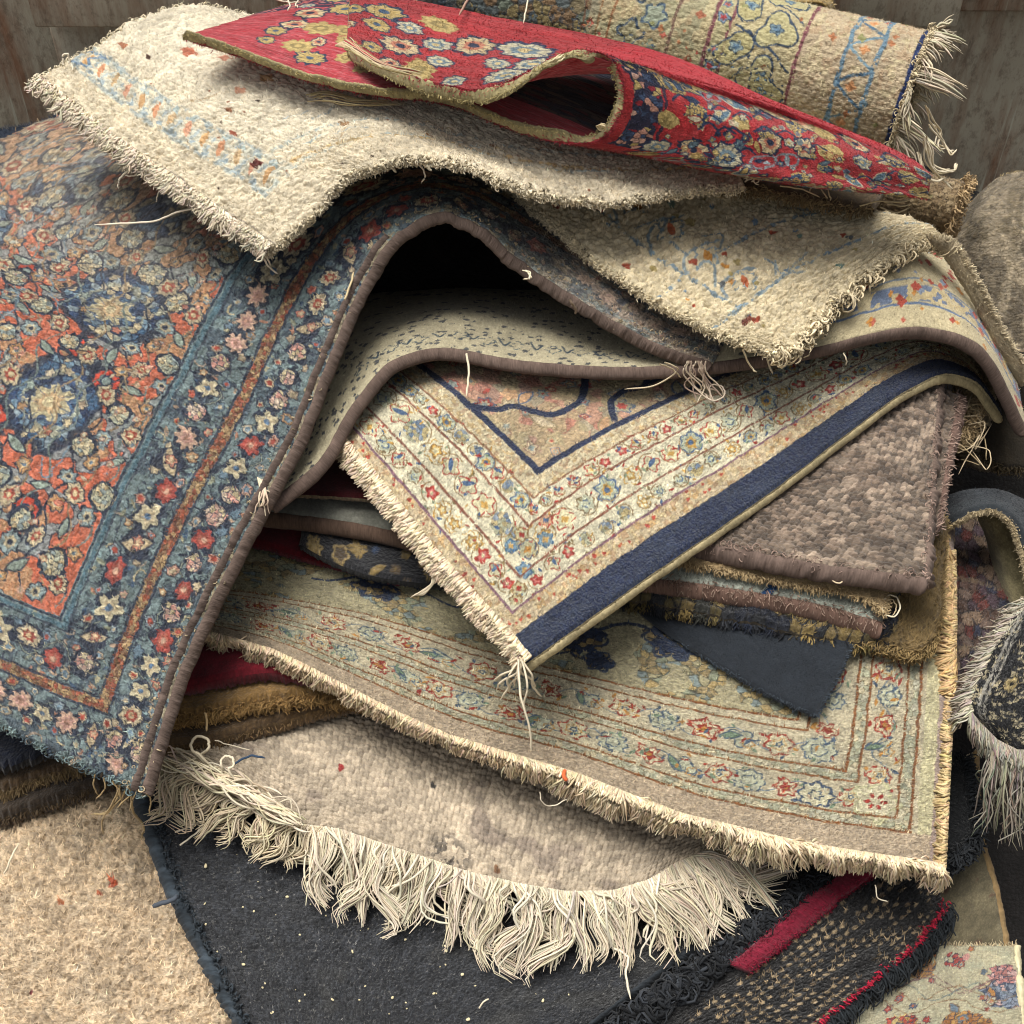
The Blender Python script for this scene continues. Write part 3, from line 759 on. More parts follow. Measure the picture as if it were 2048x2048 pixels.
# red felt stripe lying along the rug
def stripe(r, X0, X1, yc, w, hgt, col, name):
    iy = int(yc / 2); i0, i1 = int(X0 / 2), int(X1 / 2)
    c = r.S[iy, i0:i1] + r.N[iy, i0:i1] * hgt * .6 * PX
    dv = r.S[iy + 8, i0:i1] - r.S[iy - 8, i0:i1]; Nn = r.N[iy, i0:i1].copy()
    for _ in range(200):
        for z in (dv, Nn): z[1:-1] = (z[:-2] + z[1:-1] * 2 + z[2:]) / 4
    dv /= np.linalg.norm(dv, axis=1, keepdims=True); Nn /= np.linalg.norm(Nn, axis=1, keepdims=True)
    for _ in range(120): c[1:-1] = (c[:-2] + c[1:-1] * 2 + c[2:]) / 4
    n = len(c); sides = 18; th = np.linspace(0, 2 * pi, sides, endpoint=False)
    q = np.sign(np.cos(th)) * np.abs(np.cos(th)) ** .8, np.sin(th)
    s_ = np.arange(n) * 2.0
    ww = (1 + .10 * (fbm(s_ / 40, s_ * 0, 3) - .5) * 2)
    ww = ww - .18 * np.exp(-((s_ - (X1 - X0) * .68) / 9) ** 2)
    V = c[:, None] + (q[0][None, :, None] * dv[:, None] * w / 2 + q[1][None, :, None] * Nn[:, None] * hgt) * ww[:, None, None] * PX
    V = V.reshape(-1, 3); idx = np.arange(n * sides).reshape(n, sides)
    F = np.stack([idx[:-1], np.roll(idx[:-1], -1, 1), np.roll(idx[1:], -1, 1), idx[1:]], -1).reshape(-1, 4)
    V = np.concatenate([V, c[:1], c[-1:]])
    caps = [(len(V) - 2, idx[0, (k + 1) % sides], idx[0, k]) for k in range(sides)] + [(len(V) - 1, idx[-1, k], idx[-1, (k + 1) % sides]) for k in range(sides)]
    U = np.stack([np.repeat(s_ / 100, sides), np.tile(th * w / 600, n)], -1); U = np.concatenate([U, U[:1], U[-1:]])
    C = np.tile(c_(col), (len(V), 1)) * (.9 + .2 * RNG.random((len(V), 1)))
    mesh_obj(name, V, F, wool('red_felt', 3, 1, .7, .25, .15, relief=0, kd=.0008), r.root, C, U, F3=np.array(caps))
    k = RNG.integers(0, n * sides, 2500); P = V[:-2][k]; D = (P - np.repeat(c, sides, 0)[k]); D /= np.linalg.norm(D, axis=1, keepdims=True) + 1e-9
    fib(r.root, P, D, 4, .4, c_(col) * 1.15, 'red_felt_fuzz', curl=2, spread=1.4)
stripe(rbk, 335, 660, 130, 34, 12, '70162a', 'red_stripe')

# ================================================================== khaki sheet, right of the black rug
def p(cv):
    cv.c[:] = c_('5d5643'); cv.mottle(50, .25); cv.mottle(18, .2, 8); cv.put(sm(.66, .72, fbm(cv.X / 25, cv.Y / 25, 31)), '4a2f28', .5)
rkh = rug('khaki_sheet', 'dirty khaki backing sheet with a tan cut edge beside the black and tan rug', [
    [(1760, 1560, 0), (1850, 1550, .0), (1953, 1500, .01)],
    [(1760, 1700, 0), (1870, 1690, .0), (1962, 1660, .01)],
    [(1760, 1850, 0), (1880, 1830, .0), (1992, 1770, .01)],
    [(1700, 2100, -.02), (1880, 2080, -.01), (2032, 1990, .0)]], step=3, thick=12, paint=p, mat=M_felt, lump=(3, 40), back='7a6544', side='8a7350', cat='carpet sheet')
binding(rkh, 'u1', 8, '7d6848', wrap=7, out=0, name='cut_edge', lumpy=.2)
# ================================================================== floral rug in the lower right corner
FL = ['c8b48e', 'b85b42', '6f8290', 'c98d86', 'b98546', '46586c', 'c9cdb8', 'a04038']
def p(cv):
    cv.c[:] = c_('bfb797'); cv.mottle(60, .10); cv.mottle(22, .35, 9, 'aab29a')
    rng = np.random.default_rng(5)
    for x, y, r, c in ((345, 120, 62, ['8a92a0', '8794a4', '3f4f66', 'c9a9a0']), (120, 60, 42, ['a9784a', 'b88b50', '9a7a4a', 'c9a060']), (330, 75, 34, ['b57a72', 'cc938a', 'c98880', 'd8b0a8']),
                       (255, 200, 52, ['b07a42', 'bd8a4a', 'c79a58', 'a06a38']), (120, 200, 40, ['9a4436', 'c09a58', 'b8503c', 'd0b878']), (210, 40, 26, ['a8403a', 'c4bb98', 'b04a42', 'c8c4a8']),
                       (90, 300, 40, ['a86e3c', 'c09a58', '5a7088', 'c9b488']), (330, 260, 40, ['52627a', '8f9aa4', 'c98d86', 'd8c8b0']), (180, 290, 30, ['9a4436', 'c08a58', '5a7088', 'd0b878'])):
        cv.cells((np.hypot(cv.wx - x, (cv.wy - y) * 1.5) < r * (.8 + .4 * vnoise(cv.X / 9, cv.Y / 9, 2))), 11, c, '3a4254', .10, 3)
    busy(cv, 10, 350, 10, 400, 46, 4, 10, FL, ['3a4254', '6a4038', '8a6a48'], rng)
    for k in range(10):
        y0 = rng.uniform(20, 380); cv.curve([(x, y0 + 18 * sin(x / 30 + k * 2)) for x in range(5, 360, 22)], 2.2, ['7a5a58', '6a7a78', '8a6a48'][k % 3], .6, .7)
rfc = rug('floral_rug', 'pale floral rug with pink and slate blooms in the lower right corner', [
    [(1790, 1885, .0), (1900, 1888, .005), (2035, 1890, .01)],
    [(1730, 1990, .01), (1880, 1995, .02), (2045, 1990, .02)],
    [(1640, 2150, .0), (1840, 2150, .01), (2055, 2150, .01)]], us=[0, 190, 370], vs=[0, 130, 330], step=2, thick=10, paint=(p, (6, 18, 3)), mat=M_pers, back='8a7c5c', nap=.04, naplen=4)
fuzz(rfc, 'v0', 500, 8, .7, 'b8a888')
binding(rfc, 'u1', 8, 'cfc5a0', wrap=16, out=0, name='beaded_edge', lumpy=.5, colvar=.1)

# ================================================================== beige kilim with long white fringe
def p(cv):
    cv.c[:] = c_('b1a28c'); cv.mottle(120, .10); cv.mottle(28, .10, 7)
    cv.put(sm(.64, .78, fbm(cv.X / 70, cv.Y / 50, 12)) , '6d6158', .5)
    d = np.hypot((cv.wx - 640) / 60, (cv.wy - 215) / 45); cv.put(sm(1.1, .2, d) * (fbm(cv.X / 12, cv.Y / 12, 4) > .5), '38342f', .7)
    for x, y, c in ((400, 110, '8e2f2c'), (90, 90, '3e4a5c'), (905, 245, '9a5a3a'), (590, 110, '3e3a34'), (740, 220, '7a5a40')): cv.flower(x, y, 6, [None, c, None, None], 3)
bot = [(300, 1515, .055), (380, 1545, .065), (453, 1573, .07), (580, 1649, .07), (680, 1663, .072), (807, 1705, .075), (934, 1747, .075), (1042, 1772, .075), (1133, 1787, .075), (1223, 1786, .075), (1296, 1765, .075), (1350, 1732, .07), (1440, 1690, .065), (1560, 1665, .06)]
rkf = rug('fringed_kilim', 'plain beige kilim face down with long white cotton fringe over the charcoal rug', [
    [(290 + (x - 300) * 1.08, 1380 + (x - 300) * .12, .045) for x, y, h in bot],
    [((300 + (x - 300) * 1.05) * .5 + x * .5, 1380 + (x - 300) * .12 + (y - 1380 - (x - 300) * .12) * .55, .068) for x, y, h in bot], bot],
    step=1.5, thick=10, paint=p, mat=M_loop, lump=(3, 60), back='8f8068', side='b3a288', knots=(11, 8.5, 4.6, .12, .26, .42))
print('kilim', rkf.us[-1], rkf.vs[-1])
# long fringe: clumps of strands
fx = np.array(bot)
def on_edge(pts, s):
    pts = np.asarray(pts, float); L = np.concatenate([[0], np.cumsum(np.hypot(np.diff(pts[:, 0]), np.diff(pts[:, 1])))])
    q = s * L[-1]
    P = np.stack([np.interp(q, L, pts[:, k]) for k in range(pts.shape[1])], -1)
    e = .5 / len(pts) * .4
    A = np.stack([np.interp(np.clip(s + e, 0, 1) * L[-1], L, pts[:, k]) for k in (0, 1)], -1) - np.stack([np.interp(np.clip(s - e, 0, 1) * L[-1], L, pts[:, k]) for k in (0, 1)], -1)
    A /= np.linalg.norm(A, axis=1, keepdims=True) + 1e-9
    return P, np.stack([-A[:, 1], A[:, 0]], -1), A           # outward = down/left of travel direction
def long_fringe(root, pts, nclump, per, length, col, s0=0., s1=1., name='fringe', r=2.2, sweep=(0, 0), hend=.045, wob=7, clumpw=9, jit=.35, lenf=None, m=12, hroot=None, lift=.012):
    """clumps: every clump has a tip the strands converge to"""
    sc = s0 + (s1 - s0) * (np.arange(nclump) + RNG.random(nclump) * .8) / nclump
    P, O, A = on_edge(pts, sc)
    X, Y, H, DX, DY = [], [], [], [], []
    Lc = length * (1 - jit + 2 * jit * RNG.random(nclump))
    if lenf: Lc = Lc * np.array([lenf(s) for s in sc])
    ang = RNG.normal(0, .38, nclump)
    dirx = O[:, 0] * np.cos(ang) - O[:, 1] * np.sin(ang); diry = O[:, 0] * np.sin(ang) + O[:, 1] * np.cos(ang)
    tx = dirx * Lc + sweep[0]; ty = diry * Lc + sweep[1]
    k = np.repeat(np.arange(nclump), per); n = len(k)
    off = RNG.normal(0, clumpw, n)
    x0 = P[k, 0] + A[k, 0] * off - O[k, 0] * 4; y0 = P[k, 1] + A[k, 1] * off - O[k, 1] * 4
    conv = .75 + .3 * RNG.random(n)
    ff = .72 + .32 * RNG.random(n)
    dx = tx[k] * ff - A[k, 0] * off * conv + RNG.normal(0, 5, n); dy = ty[k] * ff - A[k, 1] * off * conv + RNG.normal(0, 5, n)
    # strands of one clump share their wave
    t = np.linspace(0, 1, m)[None]
    L = np.hypot(dx, dy) + 1e-6; ux, uy = dx / L, dy / L
    pc = RNG.random(nclump)[k][:, None] * 6.3; am = RNG.normal(0, 1, nclump)[k][:, None] * wob * 1.6
    w = am * np.sin(pc + t * 5.8) * t ** .9 + am * .7 * np.sin(pc * 2 + t * 9) * t ** 2 + wob * RNG.normal(0, .55, (n, 1)) * np.sin(RNG.random((n, 1)) * 6.3 + t * 6.5) * t
    XX = x0[:, None] + dx[:, None] * t - uy[:, None] * w
    YY = y0[:, None] + dy[:, None] * t + ux[:, None] * w
    h0 = (P[k, 2] if hroot is None else np.full(n, hroot))[:, None]
    HH = h0 * (1 - t) ** 1.3 + hend * (1 - (1 - t) ** 1.3) + lift * np.sin(pi * t ** .7) * (.3 + RNG.random((n, 1))) + .006 * RNG.random((n, 1)) * t
    return tubes(name, at(XX, YY, HH), r * PX * (.7 + .6 * RNG.random(n)), shade(c_(col), n, .07), root, sides=5)
long_fringe(rkf.root, bot, 48, 36, 112, 'c4b8a1', .27, .80, r=1.2, hend=.052, wob=15, sweep=(14, 22), clumpw=12, jit=.5)
long_fringe(rkf.root, bot, 24, 4, 96, 'd0c6b0', .27, .80, r=1.7, hend=.056, wob=12, sweep=(12, 18), clumpw=16, jit=.5, lift=.022)
long_fringe(rkf.root, bot, 24, 22, 110, 'c2b59e', .76, .93, r=1.2, hend=.055, wob=13, sweep=(48, 28), name='fringe')
long_fringe(rkf.root, bot, 22, 20, 78, 'bcae93', .02, .28, r=1.2, hend=.055, wob=13, sweep=(-45, 8), clumpw=11, name='fringe')
# tangled rope of fringe along the upper left edge
tw = [(322, 1512, .085), (380, 1530, .09), (440, 1560, .092), (500, 1590, .09), (560, 1620, .088), (610, 1655, .085)]
n = 110; q = np.linspace(0, 5, 40); base_ = hermite(np.arange(6), np.array(tw, float), q)
ph = RNG.random((n, 1)) * 6.3; am = RNG.uniform(3, 26, (n, 1)); a0 = RNG.integers(0, 22, n); 
XX = base_[None, :, 0] + am * np.sin(ph + q[None] * RNG.uniform(.8, 2.6, (n, 1))) * .8
YY = base_[None, :, 1] + am * np.cos(ph + q[None] * RNG.uniform(.8, 2.6, (n, 1)))
HH = base_[None, :, 2] + .010 * np.sin(ph * 3 + q[None] * 2.5)
seg = np.stack([np.stack([XX[k, a0[k]:a0[k] + 18], YY[k, a0[k]:a0[k] + 18], HH[k, a0[k]:a0[k] + 18]], -1) for k in range(n)])
tubes('tangled_fringe', at(seg[..., 0], seg[..., 1], seg[..., 2]), 1.5 * PX * (.7 + .6 * RNG.random(n)), shade(c_('c6b99f'), n, .08), rkf.root, sides=5)
def loop_pts(cx, cy, h, r, a0, a1, n=9, asp=1.): return [(cx + r * cos(a), cy - r * asp * sin(a), h) for a in np.linspace(a0, a1, n)]
thread(rkf.root, [(400, 1510, .10)] + loop_pts(400, 1490, .11, 18, -.6, 4.6) + [(420, 1530, .10)], 3, 'cfc2a6', 40)
thread(rkf.root, [(445, 1545, .10)] + loop_pts(455, 1525, .11, 13, 3.6, -1.4) + [(470, 1560, .10)], 2.6, 'd6cab0', 40)
thread(rkf.root, [(430, 1480, .10), (460, 1490, .09), (500, 1500, .085)], 1.2, 'd6cab0')
thread(rkf.root, [(470, 1527, .09), (500, 1512, .09), (531, 1516, .085)], 2.5, '34465c')
thread(rkf.root, [(1225, 1895, .06), (1256, 1915, .062), (1252, 1950, .06), (1262, 1998, .055)], 2.3, 'd8cdb6')
thread(rkf.root, [(620, 1785, .05), (645, 1775, .055), (680, 1765, .06)], 2, 'd8cdb6')
thread(rkf.root, [(360, 1690, .045), (390, 1668, .05), (420, 1640, .06)], 2, 'd8cdb6')
thread(rkf.root, [(350, 1665, .045), (375, 1655, .05), (430, 1630, .06)], 2, 'd8cdb6')

# ================================================================== thin layers glimpsed in the dark
def plainp(c, mot=.2, extra=None):
    def f(cv):
        cv.c[:] = c_(c); cv.mottle(40, mot); cv.mottle(9, mot * .7, 8)
        if extra: extra(cv)
    return f
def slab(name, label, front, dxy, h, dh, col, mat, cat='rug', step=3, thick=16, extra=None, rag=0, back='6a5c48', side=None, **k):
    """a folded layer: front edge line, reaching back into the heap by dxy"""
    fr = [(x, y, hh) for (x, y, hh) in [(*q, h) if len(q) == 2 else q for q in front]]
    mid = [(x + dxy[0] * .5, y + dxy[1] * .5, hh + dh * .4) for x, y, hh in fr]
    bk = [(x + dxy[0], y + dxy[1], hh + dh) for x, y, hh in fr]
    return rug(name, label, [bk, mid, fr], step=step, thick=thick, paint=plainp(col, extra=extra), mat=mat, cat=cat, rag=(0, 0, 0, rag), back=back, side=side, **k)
# bottom left dark layers
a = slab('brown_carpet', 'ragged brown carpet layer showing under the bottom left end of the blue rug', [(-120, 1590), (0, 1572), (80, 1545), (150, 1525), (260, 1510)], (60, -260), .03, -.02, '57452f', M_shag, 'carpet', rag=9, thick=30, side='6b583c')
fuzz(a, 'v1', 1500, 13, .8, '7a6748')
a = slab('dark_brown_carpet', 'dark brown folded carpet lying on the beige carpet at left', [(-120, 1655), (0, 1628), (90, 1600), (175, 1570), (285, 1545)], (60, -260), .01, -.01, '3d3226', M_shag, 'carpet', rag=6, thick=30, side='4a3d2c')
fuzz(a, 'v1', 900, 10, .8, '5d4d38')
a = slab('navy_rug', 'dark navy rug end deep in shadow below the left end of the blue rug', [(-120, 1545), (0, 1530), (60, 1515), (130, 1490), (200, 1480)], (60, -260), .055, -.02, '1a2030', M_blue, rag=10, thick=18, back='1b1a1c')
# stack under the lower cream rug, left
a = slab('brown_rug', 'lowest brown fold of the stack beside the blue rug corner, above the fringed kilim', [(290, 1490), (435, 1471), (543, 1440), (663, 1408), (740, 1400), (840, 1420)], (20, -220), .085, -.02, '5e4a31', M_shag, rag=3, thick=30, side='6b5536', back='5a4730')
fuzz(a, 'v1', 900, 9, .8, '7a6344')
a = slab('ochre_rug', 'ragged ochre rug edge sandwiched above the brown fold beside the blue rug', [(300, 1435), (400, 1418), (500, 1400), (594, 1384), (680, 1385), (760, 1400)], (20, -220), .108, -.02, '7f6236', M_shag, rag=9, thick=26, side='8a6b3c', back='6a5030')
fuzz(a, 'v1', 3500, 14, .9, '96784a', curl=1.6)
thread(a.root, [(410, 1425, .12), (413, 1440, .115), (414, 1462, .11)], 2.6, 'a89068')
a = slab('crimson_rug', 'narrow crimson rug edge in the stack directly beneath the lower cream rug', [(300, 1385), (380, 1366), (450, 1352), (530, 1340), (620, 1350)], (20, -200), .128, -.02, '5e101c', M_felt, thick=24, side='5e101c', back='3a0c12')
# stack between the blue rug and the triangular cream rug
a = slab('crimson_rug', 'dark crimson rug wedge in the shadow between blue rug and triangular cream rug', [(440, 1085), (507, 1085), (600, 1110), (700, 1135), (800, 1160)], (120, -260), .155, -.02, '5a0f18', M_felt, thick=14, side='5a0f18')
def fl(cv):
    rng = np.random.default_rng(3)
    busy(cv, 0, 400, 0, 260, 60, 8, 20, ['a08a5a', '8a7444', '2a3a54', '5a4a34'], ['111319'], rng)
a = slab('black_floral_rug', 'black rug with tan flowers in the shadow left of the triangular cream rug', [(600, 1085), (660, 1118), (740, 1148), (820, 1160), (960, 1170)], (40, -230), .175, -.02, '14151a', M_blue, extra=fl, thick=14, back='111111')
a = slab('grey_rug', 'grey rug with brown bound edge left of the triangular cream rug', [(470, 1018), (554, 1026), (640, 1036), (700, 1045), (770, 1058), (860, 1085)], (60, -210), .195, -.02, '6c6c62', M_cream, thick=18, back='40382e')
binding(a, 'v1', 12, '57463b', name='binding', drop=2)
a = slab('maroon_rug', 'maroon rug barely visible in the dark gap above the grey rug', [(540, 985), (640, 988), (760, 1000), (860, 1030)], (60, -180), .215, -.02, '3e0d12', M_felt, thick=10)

# ================================================================== lower cream rug (large, right corner forward)
G1, G2 = 'bdb294', 'cbc0a2'
def mot_border(cv, horiz, c0, w, a0, a1, rng, pal, sp=62, vine='5a6f80', lines=None, keep=None):
    """main border: motifs in a row along a line with a wavering vine"""
    t = a0 + sp / 2; k = 0
    P = (lambda t, o: (t, c0 + o)) if horiz else (lambda t, o: (c0 + o, t))
    cv.curve([P(q, w * .26 * sin(q / sp * pi)) for q in np.arange(a0, a1, sp / 4)], 2.4, vine, .35, .75)
    while t < a1 - sp / 3:
        x, y = P(t + rng.normal(0, 3), rng.normal(0, 2)); kind = k % 4
        if keep is None or keep(x, y):
            r = w * rng.uniform(.26, .36)
            if kind == 0: cv.ring(x, y, r, pal['red'], 5, 6, .14, fill=pal['pale'], rot=rng.uniform(0, 3), brk=.25); cv.flower(x, y, r * .45, [pal['gold'], pal['pale'], pal['blue'], pal['pale']], 5)
            elif kind == 1: cv.ring(x, y, r * 1.05, pal['blue'], 4, 8, .10, fill=pal['pale2'], brk=.3); cv.ring(x, y, r * .5, pal['blue'], 2.5, 5, .1, brk=.3)
            elif kind == 2: cv.flower(x, y, r * .8, [pal['red'], pal['pale'], pal['red'], pal['gold']], 5, rng.uniform(0, 3))
            else: cv.ring(x, y, r * .7, pal['blue'], 3.4, 3, .3, fill=pal['pale2'], rot=rng.uniform(0, 3), brk=.25); cv.ring(x + r * .6, y + r * .4, r * .4, pal['gold'], 2.6, 5, .15, brk=.2); cv.leaf(x - r * .7, y, r * .8, r * .25, rng.uniform(0, 3), pal['green'], pal['blue'])
            for _ in range(5):
                xx, yy = P(t + rng.uniform(-sp / 2, sp / 2), rng.uniform(-w * .42, w * .42))
                q = rng.integers(0, 4)
                cv.leaf(xx, yy, rng.uniform(6, 12), rng.uniform(2.5, 4.5), rng.uniform(0, 3.1), [pal['blue'], pal['green'], pal['gold'], pal['red']][q])
        t += sp * rng.uniform(.85, 1.15); k += 1
PAL12 = dict(red='94301f', pale='cdc4a2', pale2='b4b69c', blue='46586a', gold='b5823c', green='74886e')
def p(cv):
    X, Y, wx, wy = cv.X, cv.Y, cv.wx, cv.wy
    cv.c[:] = c_(G1); cv.mottle(50, .10); cv.mottle(26, .35, 6, G2); cv.mottle(20, .16, 16, 'a3a78e')
    W = 1560; H = 760
    dR = W - wx; dB = H - wy                          # distance from right edge / from the front edge
    rng = np.random.default_rng(21)
    hz = dB * 1.0; vt = dR * 1.05
    d = np.minimum(hz, vt)
    # small flecks in the narrow guard stripes
    for a0, a1 in ((68, 92), (178, 200)):
        m = (d > a0) & (d < a1)
        cv.cells(m, 13, ['c2b99c', 'aeae92', 'b8b49c', 'c8bc9a', 'a3a48c'], '80795c', .08, 4)
    mot_border(cv, True, H - 135, 80, 20, W - 95, rng, PAL12, 66)
    mot_border(cv, False, W - 130, 78, 10, H - 160, rng, PAL12, 66)
    mot_border(cv, True, H - 245, 84, 20, W - 215, rng, PAL12, 74)
    mot_border(cv, False, W - 240, 70, 10, H - 270, rng, PAL12, 74)
    # corner rosettes
    cv.ring(W - 240, H - 128, 30, '33455e', 5, 8, .13, fill='cfc8a6', brk=.1); cv.ring(W - 240, H - 128, 12, '33455e', 3, 6, .2, brk=.1)
    cv.flower(W - 130, H - 130, 36, ['b9b68e', 'd2c9a8', None, None], 5)
    for k in range(6): cv.leaf(W - 130 + 15 * cos(k * 1.05), H - 130 + 15 * sin(k * 1.05), 8, 4.5, k * 1.05, 'a03428')
    # inner field
    f = d > 318
    cv.put(f, 'a29a76', .7)
    cv.cells(f & (fbm(X / 50, Y / 50, 3) > .52), 18, ['a8a07c', '8f947a', 'b09a68', '9c8a62', '7d8a86'], '5c5a48', .1, 6)
    for x, y, r in ((820, 330, 70), (640, 300, 40), (1010, 300, 48), (420, 330, 44), (880, 390, 30)):
        cv.cells(np.hypot(wx - x, (wy - y) * 1.2) < r * (.75 + .5 * vnoise(X / 14, Y / 14, 8)), 15, ['2c3a54', '26324a', 'a08a5c', '7a6a4a', '1e2a42'], '1b2436', .12, 8)
        cv.ring(x, y, r * .9, '2a3850', 7, 6, .16, brk=.1)
    cv.curve([(x, 300 + 26 * sin(x / 40)) for x in range(300, 1200, 25)], 7, '2f3c54', .2)
    # drawn lines
    for q, wd in ((66, 6), (94, 5), (176, 5), (202, 5.5), (292, 5), (316, 5.5)):
        cv.put(sm(wd / 2 + 1, wd / 2 - 1, np.abs(d - q)) * (vnoise(X / 5, Y / 5, 6) > .12), '7d4a20', .95)
    # plain strip at the front, pale mauve stripe at the right
    cv.put((dB < 62), 'b3a187'); cv.put((dR < 24) & (dB > 2), 'a08d82')
    cv.put((dR > 24) & (dR < 50) & (dB > 62), 'c2bb92', .8)
r12 = rug('cream_border_rug', 'large cream rug with brown border lines and thick frayed cotton edge, under the navy felt', [
    [(300, 1010, .12), (520, 1010, .13), (760, 1010, .14), (980, 1020, .145), (1200, 1030, .145), (1440, 1030, .145), (1680, 1035, .145), (1912, 1040, .13)],
    [(320, 1130, .125), (540, 1150, .135), (770, 1180, .145), (985, 1235, .15), (1200, 1280, .15), (1430, 1320, .15), (1660, 1350, .15), (1902, 1370, .14)],
    [(330, 1248, .13), (543, 1303, .14), (720, 1392, .14), (897, 1475, .14), (1151, 1551, .14), (1368, 1634, .14), (1602, 1690, .145), (1886, 1732, .14)]],
    us=[0, 215, 440, 640, 880, 1090, 1310, 1560], vs=[0, 330, 760], step=1.9, thick=14, paint=(p, (3.5, 26, 4)), mat=M_pers, back='7d705a', side='b3a080', nap=.05, naplen=5, lump=(2.6, 45), knots=(6, 5, 1.0, 0))
fr12 = [(300, 1240, .13), (409, 1266, .14), (543, 1303, .14), (620, 1340, .145), (720, 1392, .145), (800, 1432, .145), (897, 1475, .145), (1020, 1512, .145), (1151, 1551, .145), (1260, 1594, .145), (1368, 1634, .145), (1480, 1660, .145), (1602, 1690, .15), (1740, 1712, .15), (1888, 1733, .145)]
def short_fringe(root, pts, n, length, col, s0=0, s1=1, r=1.7, lay=.5, hend=-.012, name='fringe', m=8, sweep=.35, clump=.5, jit=.25, thickh=.012, inset=6, wav=1.0, lean=0.):
    s = np.sort(s0 + (s1 - s0) * RNG.random(n)); P, O, A = on_edge(pts, s)
    g_ = fbm(s * 60, s * 0, 3, 3) - .5; g2 = fbm(s * 240, s * 0, 13, 2) - .5
    ang = (g_ * 2.2 + g2 * 1.6) * sweep * 2 + RNG.normal(0, .10, n) + lean
    ox = O[:, 0] * np.cos(ang) - O[:, 1] * np.sin(ang); oy = O[:, 0] * np.sin(ang) + O[:, 1] * np.cos(ang)
    L = length * (1 - jit + 2 * jit * RNG.random(n)) * (1 + g2 * clump + (fbm(s * 25, s * 0, 23, 2) - .5) * clump)
    t = np.linspace(0, 1, m)[None]; z = RNG.random((n, 1))
    bul = thickh * np.sin(pi * np.minimum(t * 1.1, 1)) * (z - .2)
    w = RNG.normal(0, 3, (n, 1)) * np.sin(t * 4 + RNG.random((n, 1)) * 6) * t * wav
    X = P[:, :1] - O[:, :1] * inset * z + ox[:, None] * L[:, None] * t - oy[:, None] * w
    Y = P[:, 1:2] - O[:, 1:2] * inset * z + oy[:, None] * L[:, None] * t + ox[:, None] * w
    H = P[:, 2:3] + hend * t ** 1.5 + bul + .002
    return tubes(name, at(X, Y, H), r * PX * (.7 + .6 * RNG.random(n)), shade(c_(col), n, .09) * (.85 + .15 * z), root, sides=4)
short_fringe(r12.root, fr12, 4200, 25, 'ccb898', .06, .52, sweep=.5, hend=-.016, r=1.35, wav=2.2, lean=-.25)
short_fringe(r12.root, fr12, 9000, 38, 'd4c2a2', .46, 1.0, sweep=.6, hend=-.02, thickh=.02, jit=.3, r=1.35, wav=2.6, clump=.8, lean=-.3)
short_fringe(r12.root, [(1886, 1735, .145), (1892, 1600, .145), (1902, 1400, .14), (1908, 1250, .14), (1906, 1100, .13)][::-1], 2600, 24, 'bda67c', 0, 1, sweep=.6, name='side_fringe', hend=-.01)
short_fringe(r12.root, [(1908, 1380, .14), (1906, 1250, .14), (1900, 1150, .14), (1888, 1060, .135)][::-1], 2200, 38, 'b89c72', 0, 1, sweep=.7, name='side_fringe', hend=-.005)
thread(r12.root, [(1080, 1585, .15), (1085, 1605, .14), (1105, 1612, .13), (1135, 1598, .14)], 1.2, 'd8cdb6')
thread(r12.root, [(1130, 1540, .16), (1128, 1552, .162), (1133, 1562, .16)], 4, 'c8643c', name='orange_wisp')
thread(r12.root, [(1750, 1770, .13), (1755, 1795, .12), (1778, 1803, .11)], 1.2, 'd8cdb6')

# ================================================================== navy felt panel
rnf = rug('navy_felt_panel', 'plain dark navy felt offcut lying on the large cream border rug', [
    [(1225, 1180, .160), (1370, 1180, .168), (1540, 1225, .172), (1714, 1262, .178)],
    [(1280, 1225, .158), (1410, 1255, .165), (1540, 1300, .170), (1682, 1340, .175)],
    [(1335, 1272, .156), (1430, 1325, .162), (1530, 1383, .166), (1632, 1430, .168)]], step=2.2, thick=8, paint=plainp('1f242a', .06), mat=M_felt, back='1c242e', nap=.05, naplen=3, lump=(1.5, 60), cat='felt panel')
fuzz(rnf, 'v1', 500, 6, .5, '3c444c'); fuzz(rnf, 'u1', 300, 6, .5, '3c444c')
# ================================================================== right-hand stack of folded rugs
def fl2(cv):
    cv.cells(np.ones_like(cv.X), 24, ['7d6b42', '5f5434', '2a2c30', '3a3a34', '8a7648', '1f2430'], '15161a', .12, 5)
a = slab('black_and_ochre_rug', 'folded dark floral rug with ochre blotches at the bottom of the right stack', [(1180, 1180), (1300, 1200), (1439, 1226), (1529, 1245), (1640, 1268), (1740, 1275), (1800, 1262)], (10, -160), .185, 0, '4a4030', M_blue, extra=fl2, thick=26, side='4a4030', nap=.08, naplen=9, rag=4, step=2.4, lump=(5, 26))
fuzz(a, 'v1', 3000, 13, 1.0, '5c4c30', patt=True, up=0)
a = slab('ochre_shag_rug', 'ochre shaggy rug corner sticking out right of the mauve bound edge', [(1640, 1262), (1710, 1270), (1783, 1284), (1840, 1297), (1868, 1278), (1885, 1230)], (10, -200), .178, 0.01, '85704a', M_shag, thick=22, side='7a6440', nap=.2, naplen=14, lump=(6, 24), step=2.4)
fuzz(a, 'v1', 3500, 14, 1.1, '8c764e', up=.1, curl=1.4); fuzz(a, 'u1', 1200, 14, 1.1, 'a08a60')
def pb(cv):
    cv.c[:] = c_('a3a79a'); cv.mottle(20, .15); d = np.abs(cv.wx - 322 - (cv.Y - 150) * -.9); cv.put(sm(12, 8, d), '2e5280', .95)
rpb = slab('pale_blue_rug', 'pale blue grey rug with mauve bound edge and a blue streak in the right stack', [(1210, 1150, .20), (1348, 1162, .203), (1493, 1183, .203), (1638, 1210, .203), (1766, 1246, .2)], (6, -150), .2, .0, 'a3a79a', M_cream, thick=18, back='6a5a4c', step=2.2, nap=.2, naplen=9, extra=pb)
